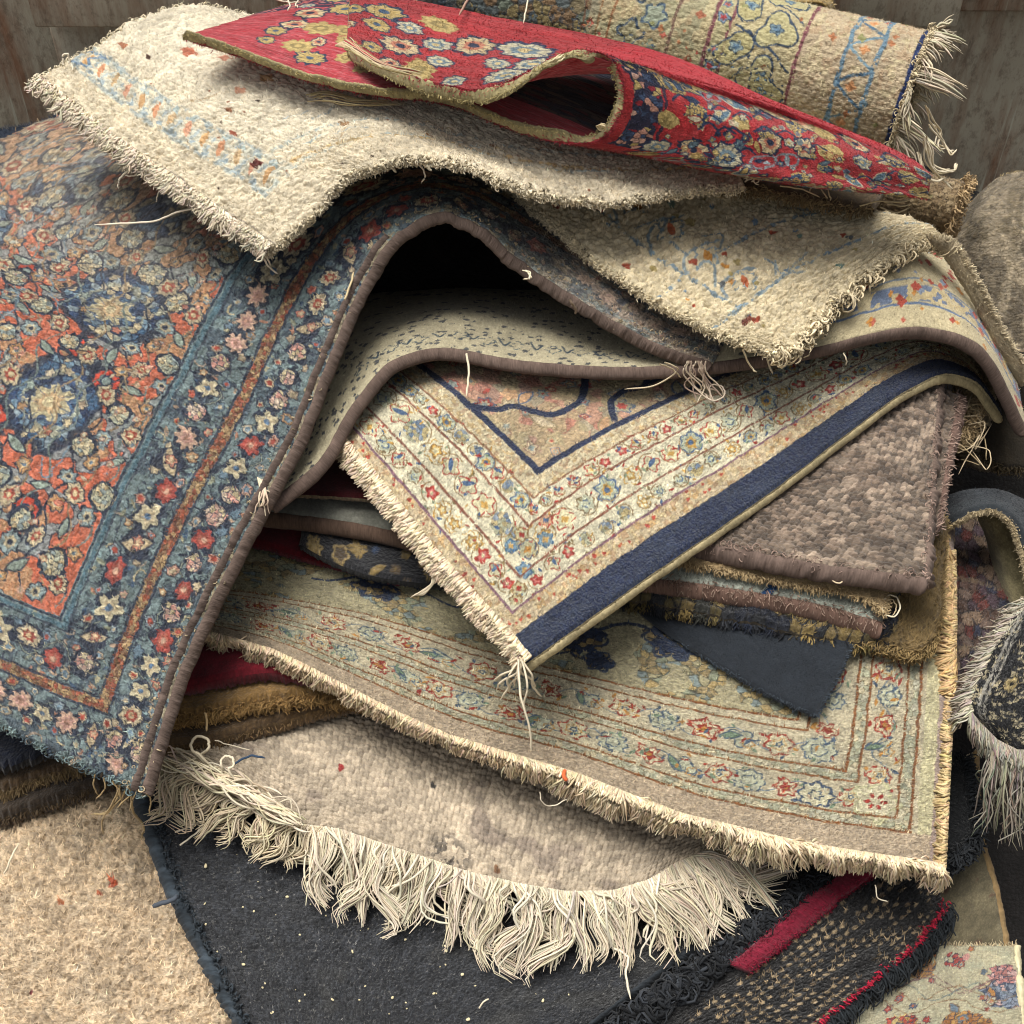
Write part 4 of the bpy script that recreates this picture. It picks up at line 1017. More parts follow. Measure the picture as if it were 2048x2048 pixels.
binding(rpb, 'v1', 13, '6e574c', drop=3)
fuzz(rpb, 'v1', 900, 14, .8, '8d7768', up=.8, back=14)
rtt = slab('torn_tan_rug', 'torn tan backing layer just beneath the brown coarse weave rug', [(1250, 1110, .215), (1348, 1120, .218), (1457, 1140, .22), (1565, 1160, .22), (1674, 1180, .22), (1735, 1195, .22), (1772, 1222, .216)], (0, -110), .218, 0, 'a08a66', M_cream, thick=8, rag=6, side='8a7452', step=2.2, nap=.15, naplen=8)
fuzz(rtt, 'v1', 1500, 9, .7, 'b09a74'); fuzz(rtt, 'u1', 300, 10, .7, 'b09a74')
thread(rtt.root, [(1660, 1140, .245), (1664, 1160, .24), (1680, 1166, .24), (1696, 1150, .24)], 1.6, 'cbb898')
thread(rpb.root, [(1768, 1230, .21)] + loop_pts(1782, 1212, .215, 18, 3.6, -2.2, asp=1.2), 1.7, 'd8ccb0', 36)
thread(rpb.root, [(1768, 1225, .21)] + loop_pts(1780, 1215, .213, 12, 3.0, -1.2, asp=1.4), 1.2, 'b8a684', 36)
# brown coarse woven rug
def p(cv):
    cv.c[:] = c_('6a5c4f'); X, Y = cv.X, cv.Y
    f1, f2, rr = voro((cv.wx + cv.wy * .35) / 17, (cv.wy - cv.wx * .2) / 8.5, 4, .75)
    cv.put(sm(330, 420, X) * (fbm(X / 30, Y / 14, 7) > .5), 'a39380', .4)
    cv.mottle(40, .16)
rbw = rug('coarse_brown_rug', 'coarsely woven grey brown rug with bound edges beside the navy banded corner', [
    [(1180, 830, .20), (1400, 760, .23), (1600, 730, .235), (1760, 730, .24), (1884, 735, .24)],
    [(1240, 960, .21), (1440, 930, .235), (1620, 920, .24), (1760, 920, .245), (1870, 925, .245)],
    [(1300, 1072, .215), (1402, 1090, .235), (1529, 1112, .245), (1674, 1137, .25), (1855, 1160, .25)]],
    step=1.6, thick=14, paint=(p, (4, 30, 2)), mat=wool('coarse_yarn', 3, 3.0, .7, .2, .08, relief=.2, kd=.002), back='5a4a40', lump=(3, 60), knots=(14, 7, 5, .30, .62, .42))
binding(rbw, 'v1', 13, '62534b', drop=2, wrap=3, lumpy=.08); binding(rbw, 'u1', 12, '67584f', drop=2, wrap=3, lumpy=.08)
fuzz(rbw, 'v1', 900, 9, .7, '8d786c', up=.7, back=14, curl=2.5, spread=1.5); fuzz(rbw, 'u1', 600, 8, .7, '957f72', up=.7, back=14, curl=2.5, spread=1.5)
rb2 = rug('folded_layer', None, [[(1780, 740, .22), (1850, 760, .225), (1925, 790, .225)], [(1780, 900, .22), (1840, 900, .225), (1902, 900, .225)], [(1780, 1100, .22), (1830, 1100, .22), (1876, 1060, .22)]],
    step=2.2, thick=12, paint=p, mat=_mats['coarse_yarn'], back='5a4a40', knots=(14, 7, 4.6, .30, .62, .42), root=rbw.root, partname='folded_layer')
binding(rb2, 'u1', 11, '665249', wrap=3)
fuzz(rb2, 'u1', 600, 13, .8, '957f72', up=.7, back=14)
# frayed tan scrap behind it
a = slab('frayed_tan_scrap', 'frayed tan scrap with tangled threads in the dark gap at right', [(1870, 880, .19), (1905, 870, .19), (1935, 850, .19), (1945, 835, .19)], (-20, -60), .19, 0, '9a8464', M_cream, 'scrap', thick=8, rag=8, step=2.2)
fuzz(a, 'v1', 700, 26, 1.0, 'a8926e', curl=1.5); fuzz(a, 'u1', 500, 26, .9, 'b8a27e', curl=1.8)
for q in range(9):
    x, y = 1915 + RNG.uniform(-12, 25), 850 + RNG.uniform(-40, 60)
    thread(a.root, [(x, y, .2), (x + RNG.uniform(-15, 45), y + RNG.uniform(-30, 30), .21), (x + RNG.uniform(-10, 60), y + RNG.uniform(-40, 60), .2), (x + RNG.uniform(-10, 60), y + RNG.uniform(0, 60), .19)], 1.3, ['b8a688', '9a8868'][q % 2])

# ================================================================== slate and cream folded carpet (right edge)
def p(cv): cv.c[:] = c_('25292d'); cv.mottle(25, .25); cv.put(sm(30, 20, cv.Y[-1, 0] - cv.Y), '2c3236', .5)
rsl = rug('slate_carpet', 'slate carpet with cream backing arched over itself at the right edge', [
    [(1820, 990, .13), (1880, 990, .15), (1940, 975, .17), (2000, 975, .18), (2060, 1000, .17), (2110, 1060, .15), (2150, 1160, .12)],
    [(1840, 1020, .13), (1890, 1005, .155), (1942, 990, .175), (1995, 992, .185), (2045, 1015, .18), (2085, 1075, .16), (2120, 1190, .12)],
    [(1850, 1062, .135), (1895, 1045, .16), (1940, 1020, .185), (1985, 1012, .195), (2025, 1035, .19), (2050, 1090, .17), (2075, 1210, .13)]],
    step=2.2, thick=16, paint=p, mat=M_cream, back='a39878', side='a09070', nap=.04, naplen=4)
fuzz(rsl, 'v1', 900, 7, .7, 'b0a080')
def pk(cv): cv.c[:] = c_('7d7558'); cv.mottle(40, .2); cv.mottle(10, .15, 4)
rug('inner_fold', None, [[(1935, 1010, .15), (1990, 1000, .165), (2050, 1010, .16), (2120, 1060, .14)], [(1962, 1060, .10), (2000, 1090, .12), (2060, 1090, .13), (2120, 1120, .13)], [(1990, 1180, .06), (2030, 1220, .08), (2080, 1240, .09), (2140, 1240, .09)]],
    step=3, thick=8, paint=pk, mat=M_felt, root=rsl.root, partname='inner_fold')
def p(cv):
    cv.c[:] = c_('5d4a42'); cv.cells(np.ones_like(cv.X), 22, ['6d564c', '54434a', '8a7460', '3a3c4c', '6a3a34', '776458', '5a463c'], '2e2624', .1, 3)
    cv.put(np.abs(np.sin(cv.wy / 42)) < .10, '8c7a62', .7)
a = rug('maroon_floral_rug', 'worn brown and maroon floral rug strip between ochre fringe and slate carpet', [
    [(1840, 1020, .07), (1920, 1030, .07), (2000, 1050, .07), (2130, 1080, .05)],
    [(1850, 1200, .08), (1940, 1210, .08), (2010, 1230, .08), (2130, 1260, .06)],
    [(1850, 1420, .06), (1940, 1400, .07), (2010, 1400, .07), (2130, 1400, .05)]], step=2.2, thick=10, paint=p, mat=M_blue, nap=.15, naplen=8)
# ================================================================== black and white rug with pale fringe (right edge)
def p(cv):
    cv.c[:] = c_('17181a'); X, Y = cv.X, cv.Y
    f1, f2, r = voro(cv.wx / 11, cv.wy / 8, 3)
    n = fbm(X / 30, Y / 30, 5)
    cv.put((f1 < .36) & (r > .3) & (n > .42), 'b8ac8c', .95); cv.put((np.abs(np.abs(X - 24) - 5) < 2.2), 'a8a498', .9)
    for x, y in ((70, 40), (85, 110), (60, 180)): cv.flower(x, y, 13, ['17181a', 'b3a070', '8a7a50', '17181a'], 5)
rbw2 = rug('black_and_white_rug', 'small black rug with white flecks and grey white fringe at the right edge', [
    [(2050, 1190, .17), (2090, 1200, .17), (2150, 1210, .17)],
    [(1975, 1320, .18), (2050, 1330, .185), (2130, 1340, .18)],
    [(1940, 1420, .17), (2010, 1440, .18), (2110, 1440, .17)],
    [(1965, 1452, .16), (2032, 1500, .165), (2100, 1500, .16)]], step=1.9, thick=12, paint=p, mat=M_blue, nap=.15, naplen=7)
ed = [(2060, 1190, .17), (2010, 1265, .175), (1972, 1330, .175), (1945, 1390, .17), (1940, 1430, .17)]
n_ = 420; s = RNG.random(n_); P, O, A = on_edge(ed, s)
tubes('fringe', px_strands(P[:, 0] + 6, P[:, 1], P[:, 2], -34 - 30 * RNG.random(n_), 12 + 30 * RNG.random(n_), P[:, 2] - .03, wob=8), 1.2 * PX * np.ones(n_), shade(c_('a8a090'), n_, .1), rbw2.root)
ed2 = [(1940, 1425, .17), (1960, 1450, .165), (1995, 1485, .165), (2035, 1505, .165), (2075, 1505, .165)]
n_ = 900; s = RNG.random(n_); P, O, A = on_edge(ed2, s)
tubes('fringe', px_strands(P[:, 0], P[:, 1] - 5, P[:, 2], -6 + 22 * RNG.random(n_), 36 + 30 * RNG.random(n_), P[:, 2] - .02, wob=5), 1.2 * PX * np.ones(n_), shade(c_('8d8678'), n_, .12), rbw2.root)
n_ = 110; s = .35 + .65 * RNG.random(n_); P, O, A = on_edge(ed2, s)
tubes('hanging_fringe', px_strands(P[:, 0], P[:, 1] + 20, P[:, 2], -40 + 70 * RNG.random(n_), 70 + 110 * RNG.random(n_), P[:, 2] - .08, wob=20, m=12), 1.2 * PX * np.ones(n_), shade(c_('8f887a'), n_, .12), rbw2.root)
# black fluffy scrap below the right corner of the cream border rug
a = slab('black_shag_scrap', 'fluffy black shag scrap under the right corner of the cream border rug', [(1780, 1720, .06), (1850, 1712, .06), (1915, 1700, .06), (1948, 1670, .06)], (-20, -150), .06, 0, '1e2022', M_shag, 'shag scrap', thick=20, nap=.3, naplen=16, step=2.6)
fuzz(a, 'v1', 1800, 22, 1.4, '26292c', curl=1.5); fuzz(a, 'u1', 1500, 22, 1.4, '26292c', curl=1.5)

# ================================================================== triangular cream rug with navy band
PAL7 = dict(red='a8392c', pale='d6cda4', pale2='bcc0a4', blue='4a6486', gold='c29a4e', green='8a9a7c')
def p(cv):
    X, Y, wx, wy = cv.X, cv.Y, cv.wx, cv.wy          # X = t along the navy edge, Y = s up from it, origin at the corner
    cv.c[:] = c_('dad2b4'); cv.mottle(60, .05); cv.mottle(20, .25, 6, 'dfdabb')
    rng = np.random.default_rng(8)
    dF = wx; dN = wy
    d = np.minimum(dF * 1.0, (dN - 58) * 1.17 + 0)
    # outer tan flecked stripe
    m = (d < 46); cv.put(m, 'c4b08a', .75)
    cv.cells(m & (vnoise(X / 7, Y / 7, 3) > .35), 10, ['c8b48a', 'c0a070', 'cbb998', 'b99c78', 'c9b694'], 'ad946c', .05, 4)
    def tiny(x0, x1, y0, y1, n, pal, r0, r1, keep=None):
        for _ in range(n):
            x = rng.uniform(x0, x1); y = rng.uniform(y0, y1)
            if keep and not keep(x, y): continue
            cv.flower(x, y, rng.uniform(r0, r1), [None, pal[rng.integers(0, len(pal))], None, None], 3)
    DD = lambda x, y: min(x, (y - 58) * 1.17)
    tiny(0, 1150, 58, 800, 1500, ['b0402e', 'b8503a', '9a3a2c'], 2.2, 4, lambda x, y: 14 < DD(x, y) < 40)
    # borders: band A (46..100), band B (108..176), band C (184..228)
    m = (d > 222) & (d < 262); cv.put(m, 'c2b08c', .6); cv.cells(m & (vnoise(X / 6, Y / 6, 9) > .4), 9, ['cbbb96', 'c2aa7c', 'b9a080', 'cfc3a2'], 'ad9870', .05, 7)
    for c0, w, sp in ((74, 50, 50), (142, 66, 56), (203, 40, 42)):
        cvN = c0 / 1.17 + 58
        k = 0
        t = c0 + 8
        while t < 1150:                         # along the navy edge
            motif(cv, rng, t, cvN + rng.normal(0, 1.5), w * .82, k, PAL7); k += 1; t += sp * rng.uniform(.72, .98)
        t = cvN + 30
        while t < 800:
            motif(cv, rng, c0 + rng.normal(0, 1.5), t, w, k, PAL7); k += 1; t += sp * rng.uniform(.72, .98)
    # corner medallions
    for x, y, r, kk in ((150, 178, 17, 0), (118, 150, 15, 1), (190, 170, 15, 1), (160, 208, 13, 2), (128, 205, 12, 1), (215, 200, 13, 3), (86, 128, 12, 2), (66, 112, 11, 2)):
        cv.ring(x, y, r, ['4a5a70', '3a6288', '8a6a3c', 'a8392c'][kk], 3.2, 6, .14, fill=['b4b08c', '6a8aa0', 'c8bf94', 'c89a78'][kk]); cv.flower(x, y, r * .4, [None, ['b5823c', 'c4a060', 'a8392c', '4a6486'][kk], None, None], 4)
    # inner field inside the navy V
    f = (d > 262)
    cv.put(f, 'b98a74'); cv.cells(f, 26, ['b98470', 'c49a80', 'b5a07c', 'c0ac88', 'ab8b78', 'b27c68', 'a9a084'], 'a07c66', .05, 5, a=.9)
    n = fbm(X / 60, Y / 60, 17)
    cv.put(f * sm(.5, .54, n), 'b3a47e', .8)
    busy(cv, 275, 1100, 300, 800, 190, 6, 15, ['b0a888', 'c9b898', 'a84c40', '8a9690', 'c8a078'], ['8a6a58', '9a8a68', '5a6a80'], rng, keep=lambda x, y: DD(x, y) > 275)
    cv.curve([(265, 480), (300, 440), (330, 430), (352, 400), (380, 372), (430, 372), (470, 400), (500, 440), (480, 480)], 13, '26304a', 0)
    cv.curve([(455, 300), (480, 340), (520, 352), (560, 345), (590, 380), (575, 430), (540, 450)], 12, '26304a', 0)
    cv.curve([(560, 345), (620, 350), (680, 380), (740, 370)], 10, '26304a', 0)
    ff = fbm(X / 5, Y / 5, 2) * 3
    cv.put(sm(8, 5.5, np.abs(d - 268) + ff - 1.5), '232d48')
    # drawn mauve / brown lines
    for q, wd, c in ((46, 5.2, '7a5464'), (102, 5, '85503c'), (180, 5, '85503c'), (224, 4.4, '8f6448')):
        cv.put(sm(wd / 2 + 1, wd / 2 - .9, np.abs(d - q)) * (vnoise(X / 4, Y / 4, 6) > .12), c, .9)
    # navy band along the edge
    wob_ = (fbm(X / 8, X * 0, 4) - .5) * 5
    cv.put(sm(57, 55, Y + wob_), '1b2744'); cv.put(sm(57, 55, Y + wob_) * (vnoise(X / 3, Y / 3, 8) > .6), '2f384a', .6); cv.put((Y < 55) & (vnoise(X / 2.4, Y / 2.4, 18) > .95), '8d8c84', .6); cv.put(sm(.5, .7, fbm(X / 60, Y / 20, 28)) * (Y < 55), '333c4e', .5)
def motif(cv, rng, x, y, w, k, pal):
    kind = int(rng.integers(0, 7)); r = w * rng.uniform(.28, .38)
    if kind == 0: cv.flower(x, y, r, [pal['blue'], pal['pale2'], pal['gold'], pal['blue']], 6, rng.uniform(0, 3), .15)
    elif kind == 1: cv.ring(x, y, r, pal['red'], 3.2, 5, .2, fill=pal['pale'], rot=rng.uniform(0, 3)); cv.flower(x, y, r * .35, [None, pal['gold'], None, None], 4)
    elif kind == 2: cv.ring(x, y, r * .9, '7d6440', 2.6, 6, .15, fill=pal['pale2']); cv.ring(x, y, r * .4, pal['blue'], 2.4, 4, .1)
    elif kind == 3: cv.flower(x, y, r * .75, [None, pal['red'], 'c4706a', pal['pale']], 5, rng.uniform(0, 3))
    elif kind == 4: cv.spot(x, y, r, 9, ['8a96a0', 'a8a88c', '6a7c90', 'b8a878', 'c4b48c'], '77705c', .06, 5)
    elif kind == 5: cv.ring(x, y, r, pal['gold'], 2.6, 7, .15); cv.flower(x, y, r * .5, ['8a6a3c', pal['gold'], pal['pale'], None], 5)
    else: cv.ring(x, y, r * .8, pal['red'], 2.6, 4, .25, fill='c4bd98', brk=.2); cv.leaf(x + 3, y + 3, r * .7, r * .25, rng.uniform(0, 3), pal['blue'])
    for _ in range(4):
        c = [pal['blue'], '8a7a50', pal['gold'], pal['red'], pal['green']][int(rng.integers(0, 5))]
        xx, yy = x + rng.uniform(-w, w) * .6, y + rng.uniform(-w, w) * .6
        cv.leaf(xx, yy, rng.uniform(4, 8), rng.uniform(1.8, 3.2), rng.uniform(0, 3.1), c)
    a0 = rng.uniform(0, 6)
    cv.curve([(x + r * 1.25 * cos(a0 + q), y + r * 1.25 * sin(a0 + q)) for q in np.arange(0, 2.6, .5)], 1.8, '8f7448', .4, .8)
r7 = rug('navy_banded_rug', 'cream floral rug corner with a navy band and short white fringe pointing at the viewer', [
    [(1050, 1326, .265), (1262, 1175, .262), (1560, 967, .262), (1720, 845, .265), (1830, 768, .27), (1900, 742, .262), (1965, 768, .24), (2010, 830, .20)],
    [(861, 1108, .262), (1066, 934, .262), (1390, 765, .26), (1540, 705, .26), (1660, 650, .26), (1740, 620, .25), (1820, 620, .23), (1880, 640, .2)],
    [(662, 868, .255), (845, 735, .24), (1150, 640, .20), (1300, 600, .21), (1420, 500, .25), (1500, 470, .24), (1600, 470, .22), (1680, 480, .2)],
    [(540, 740, .20), (720, 650, .10), (1000, 580, .03), (1150, 560, .03), (1250, 520, .08), (1350, 380, .23), (1420, 380, .2), (1480, 390, .18)]],
    us=[0, 267, 645, 845, 985, 1060, 1135, 1210], vs=[0, 300, 600, 790], step=1.7, thick=13, paint=(p, (2.2, 18, 4)), mat=M_pers, back='8d8160', side='b0a27c', nap=.05, naplen=4, lump=(2, 50), knots=(5.5, 4.5, .8, 0))
binding(r7, 'v0', 6.5, 'ab9d78', wrap=5, out=.5, drop=4, name='selvage', lumpy=.15)
fe = [(1050, 1322, .266), (1006, 1268, .267), (934, 1190, .267), (861, 1108, .267), (789, 1016, .265), (740, 955, .262), (680, 887, .26), (655, 860, .258)][::-1]
short_fringe(r7.root, fe, 3800, 27, 'd6c3a6', 0, 1, r=1.9, sweep=.25, hend=-.012, jit=.18, clump=.3, inset=16)
thread(r7.root, [(x + 4, y - 4, h + .004) for x, y, h in fe], 3.4, 'd4c2a4', 80, name='edge_cord')
# corner tassel
for dx, dy, b in ((-48, 66, -10), (-62, 30, 6), (-30, 52, 8), (-8, 74, -4), (8, 110, 10), (14, 168, -6), (34, 60, 8), (-20, 40, 3), (22, 42, -9), (-54, 46, 12)):
    thread(r7.root, [(1040 + RNG.uniform(-5, 6), 1318, .275), (1043 + dx * .35 + b, 1325 + dy * .4, .262), (1046 + dx * .7 - b * .4, 1330 + dy * .72, .24), (1048 + dx, 1332 + dy, .215)], 2.1, ['d8cbb0', 'cbbd9e'][abs(dx) % 2], 20, 'corner_tassel')
for q in range(5): thread(r7.root, [(868 + q * 3, 1140, .262), (862 + q, 1168, .25), (840 + q * 2, 1184 + q, .235), (820 + q * 3, 1196 - q * 2, .22)], 1.7, 'd8cbb0', 18)

# ================================================================== blue and coral rug over the arch
CR, NV, BL = 'ba6549', '272f3f', '70807f'
PAL5 = ['b9a98a', 'c2b59a', '93a094', 'a8845e', '6d8390', 'b0705c', 'c0b08c', 'ad9a80', '8a979a', 'c49a84']
def p(cv):
    X, Y, wx, wy = cv.X, cv.Y, cv.wx, cv.wy          # X = along the selvage from the corner, Y = distance from the selvage
    rng = np.random.default_rng(31)
    d = np.minimum(wx, wy * .97)
    cv.c[:] = c_(BL); cv.mottle(40, .14); cv.mottle(16, .3, 4, '5f6f76'); cv.mottle(24, .25, 14, '788a88')
    bd = d < 262
    cv.put(bd & (fbm(X / 26, Y / 26, 9) > .58), '3e4a56', .65)
    cv.put(bd * (np.abs(fbm(X / 34, Y / 34, 19) - .5) < .022), NV, .7)
    # filler scrolls
    for _ in range(640):
        x, y = rng.uniform(0, 2100), rng.uniform(0, 262)
        if rng.random() < .3: x, y = rng.uniform(0, 262), rng.uniform(0, 900)
        cv.leaf(x, y, rng.uniform(6, 13), rng.uniform(2.5, 5), rng.uniform(0, 3.1), ['a8a282', 'b59a80', NV, '7f9494', 'a5765e', NV, '8c8f78', '3a5068'][rng.integers(0, 8)])
    for _ in range(260):
        x, y = rng.uniform(0, 2100), rng.uniform(0, 262)
        if rng.random() < .3: x, y = rng.uniform(0, 262), rng.uniform(0, 900)
        a0 = rng.uniform(0, 6); r = rng.uniform(7, 15)
        cv.curve([(x + r * cos(a0 + q), y + r * sin(a0 + q)) for q in np.arange(0, 3.4, .6)], 3, [NV, 'b3a684', NV, '9a8a78'][rng.integers(0, 4)], .2, .8)
    # rows of flowers in the two border bands
    def bloom(x, y, r):
        k = rng.integers(0, 6)
        cv.flower(x, y, r * 1.12, [NV, NV, None, None], 5, rng.uniform(0, 3), .12)
        if k == 0: cv.flower(x, y, r, [NV, 'c4b594', '98483a', 'c0a882'], 7, rng.uniform(0, 3), .14)
        elif k == 1: cv.flower(x, y, r, [None, '9c463c', 'a8604e', 'c9a48a'], 6, rng.uniform(0, 3), .16)
        elif k == 2: cv.flower(x, y, r, [None, 'c4a48c', 'bd9486', 'a8806c'], 8, rng.uniform(0, 3), .2)
        elif k == 3: cv.flower(x, y, r, [None, 'c6bb9a', 'b8a888', '56708a'], 5, rng.uniform(0, 3), .25)
        elif k == 4: cv.spot(x, y, r, 10, ['c4b594', 'c9b6a0', 'b89a88', 'bfb08a', 'c29080'], '3c4252', .12, 3)
        else: cv.leaf(x, y, r * 1.5, r * .6, rng.uniform(0, 3), 'b8a684', NV); cv.flower(x + 3, y - 2, r * .5, [NV, 'bc8068', 'c9b08c', None], 5)
    for c0, st, jit, r0, r1_, lim, vert in ((66, 52, 6, 16, 22, 2100, 0), (200, 58, 6, 18, 25, 2100, 0), (66, 52, 6, 16, 22, 900, 1), (200, 58, 6, 18, 25, 900, 1)):
        t = 30 if c0 < 100 else 200
        q0 = (lambda u, o: (u, c0 + o)) if not vert else (lambda u, o: (c0 + o, u))
        cv.curve([q0(u, 26 * sin(u / st * pi)) for u in np.arange(t, lim, 14)], 4.5, NV, .05, .95)
        cv.curve([q0(u, 26 * sin(u / st * pi)) for u in np.arange(t, lim, 14)], 1.8, '9fa58c', .2, .8)
        while t < lim:
            x, y = q0(t, rng.normal(0, jit)); bloom(x, y, rng.uniform(r0, r1_))
            for sg in (-1, 1):
                x, y = q0(t + st * .5 + rng.normal(0, 3), sg * rng.uniform(24, 36))
                cv.flower(x, y, rng.uniform(6, 11), [NV, PAL5[rng.integers(0, 10)], ['a04838', 'b9a98a', '6d8390'][rng.integers(0, 3)], None], 5, rng.uniform(0, 3), .12)
            t += st * rng.uniform(.95, 1.12)
    # coral field
    f = d > 272
    g_ = fbm(X / 500, Y / 500, 6)
    cv.put(f, CR); cv.put(f & (fbm(X / 30, Y / 30, 33) > .55), 'c2735a', .5)
    m1 = f & (fbm(X / 80, Y / 80, 21) > .56)
    cv.put(m1, 'ad8560', .85); cv.put(m1 * (vnoise(X / 4, Y / 4, 3) > .5), 'b99a74', .5)
    m2 = f & (np.abs(fbm(X / 95, Y / 95, 27) - .5) < .05)
    cv.put(m2, '7f9092', .85); cv.put(f & (np.abs(np.abs(fbm(X / 95, Y / 95, 27) - .5) - .053) < .006), NV, .8)
    # great dark blue palmettes
    for x, y, rx, ry in ((640, 470, 106, 88), (905, 450, 98, 104), (560, 800, 92, 72), (980, 800, 92, 80), (330, 660, 60, 46), (1150, 480, 60, 60), (1130, 700, 60, 52), (820, 830, 60, 50)):
        q = np.hypot((wx - x) / rx, (wy - y) / ry) * (.86 + .28 * vnoise(X / 14, Y / 14, 5))
        cv.cells(q < 1, 17, ['2c3e5a', '42607c', '6d8898', '8a9aa0', '33486a', 'a8a892', '4d6a84', '24324c', 'bcae8c'], '1f2a44', .10, 6)
        cv.put(sm(.09, .05, np.abs(q - 1)), NV, .9)
        if rx > 70:
            cv.put(sm(.07, .03, np.abs(q - .62)), 'a9a78c', .8); cv.flower(x - 8, y + 5, 38, ['4a5a70', 'b8ad8a', 'c0a47c', 'c9bb94'], 7, 1, .2)
            for k in range(9): cv.flower(x + 58 * cos(k * .7) * rx / 90, y + 50 * sin(k * .7) * ry / 80, 8, [NV, PAL5[k % 10], None, None], 5)
    for x, y, r in ((720, 395, 25), (770, 480, 22), (560, 560, 26), (660, 660, 22), (420, 420, 22), (930, 645, 20)):
        cv.flower(x, y, r * 1.25, [NV, NV, None, None], 6, 0, .08); cv.flower(x, y, r, [None, 'b9442f', '1f3048', '6d8a94'], 6, 0, .05)
        cv.put((np.hypot(wx - x, wy - y) < r * .35), '8a9a94')
    keep = lambda x, y: min(x, y) > 285 and not any((x - a) ** 2 / b ** 2 + (y - c) ** 2 / e ** 2 < 1 for a, c, b, e in ((640, 470, 112, 94), (905, 450, 104, 110), (560, 800, 96, 76), (1150, 480, 60, 60)))
    row = 0
    for yy in np.arange(300, 930, 40):
        row += 1
        off = (row % 2) * 30
        cv.curve([(u, yy + 13 * sin(u / 30 * pi / 2 + row)) for u in np.arange(285, 1750, 15)], 3.6, [NV, '6d7a74', '8f7a5c'][row % 3], .15, .85)
        for xx in np.arange(300 + off, 1750, 60):
            x = xx + rng.normal(0, 6); y = yy + rng.normal(0, 5)
            if not keep(x, y): continue
            z = (int(xx) // 60 + row * 2) % 5; r = [21, 13, 18, 12, 16][z] * rng.uniform(.85, 1.15)
            if z == 0: cv.spot(x, y, r * 1.28, 30, [NV], NV, .01, 3); cv.spot(x, y, r, 9, ['b9b394', 'c4b896', 'a9ac96', 'b8a47c', '8f9c98'], '4a5050', .09, 6)
            elif z == 2: cv.flower(x, y, r, [NV, 'bfb08e', '9c4a3a', 'c4b48c'], 7, rng.uniform(0, 3), .12)
            elif z == 4: cv.flower(x, y, r, [NV, '8a9a98', 'b8aa88', NV], 6, rng.uniform(0, 3), .15)
            elif z == 1: cv.leaf(x, y, r * 1.7, r * .6, rng.uniform(0, 3), '8d9a8c', NV)
            else: cv.flower(x, y, r, [NV, 'b58a5c', 'c4ac84', '5a7080'], 5, rng.uniform(0, 3), .15)
    busy(cv, 285, 1700, 285, 920, 420, 3, 6.5, PAL5, [NV, '4a5464', 'a04c38'], rng, keep=keep)
    for k in range(46):
        x, y = rng.uniform(290, 1300), rng.uniform(290, 900); a0 = rng.uniform(0, 6)
        pts = [(x, y)]
        for q in range(7): a0 += rng.normal(0, .7); pts.append((pts[-1][0] + 18 * cos(a0), pts[-1][1] + 18 * sin(a0)))
        if all(keep(*q) for q in pts): cv.curve(pts, 3, [NV, '8f7a5c', '6d8390'][k % 3], .1, .85)
    # drawn lines: gold/rust stripe and the dark lines round it
    st = np.abs(d - 128) < 11
    cv.put(st, '94704e'); cv.cells(st, 9, ['a48a62', '94503a', '6f4534', 'ab9068', '86664a', '9a5c40'], '4f382c', .07, 8)
    for q in (114, 142, 268): cv.put(sm(3.4, 1.6, np.abs(d - q)), NV, .9)
    cv.put(sm(5.5, 3.5, np.abs(d - 258)), '4d6c78', .8); cv.put(sm(2.4, 1.2, np.abs(d - 250)), NV, .7)
    # faded, dusty upper left part of the rug
    fade = sm(780, 1250, X) * sm(250, 420, Y)
    cv.put(fade, 'a39584', .5)
    # worn pale knots along the selvage
    wr_ = sm(34, 4, Y) * (fbm(X / 22, Y / 14, 41) > .50)
    cv.put(wr_, 'a89878', .85)
    cv.put(sm(1360, 1560, X), 'aca294', .42)  # worn pale wash, also painted lighter to offset the shade beside the arch
    cv.put(sm(1480, 1700, X) * (fbm(X / 25, Y / 12, 44) > .5), 'ad9680', .7)
r5 = rug('blue_coral_rug', 'big blue bordered rug with coral field draped down the left and arched in the middle', [
    [(284, 1585, .185), (366, 1332, .205), (467, 1115, .255), (598, 868, .31), (674, 682, .345), (738, 545, .375), (800, 462, .405), (879, 424, .42), (950, 445, .415), (1042, 522, .378), (1187, 618, .35), (1314, 688, .33), (1425, 728, .315)],
    [(60, 1478, .17), (134, 1250, .185), (238, 1003, .235), (362, 762, .29), (440, 612, .325), (520, 490, .34), (640, 380, .355), (800, 325, .34), (930, 335, .335), (1090, 400, .33), (1260, 500, .345), (1400, 570, .33), (1500, 620, .32)],
    [(-240, 1330, .15), (-190, 1110, .165), (-85, 870, .205), (50, 645, .25), (120, 520, .28), (220, 400, .30), (380, 300, .31), (640, 220, .29), (880, 220, .28), (1100, 300, .29), (1280, 400, .32), (1420, 480, .31), (1540, 540, .30)],
    [(-560, 1180, .12), (-500, 960, .14), (-400, 740, .17), (-260, 540, .21), (-170, 420, .235), (-40, 300, .25), (150, 215, .265), (420, 150, .25), (800, 140, .25), (1100, 220, .26), (1300, 320, .31), (1450, 420, .31), (1560, 480, .31)]],
    us=[0, 262, 502, 783, 985, 1136, 1240, 1328, 1405, 1525, 1700, 1845, 1965], vs=[0, 262, 600, 920], step=1.8, thick=13, paint=(p, (3.5, 22, 4)), mat=M_blue, back='3a342c', side='6a5c4c',
    nap=.05, naplen=5, lump=(3.4, 40), rag=(5, 0, 0, 8), knots=(7, 5.5, 1.8, 0, .3))
binding(r5, 'v0', 8.8, '5f5149', out=.25, drop=1, lumpy=.05, wrap=1.8)
binding(r5, 'v0', 6.5, '5a4d46', b=.62, out=-2.2, drop=-2, lumpy=.15, wrap=2.2)
fuzz(r5, 'u0', 2000, 8, .9, 'a08c6c', patt=True, curl=2.5, spread=1.5)
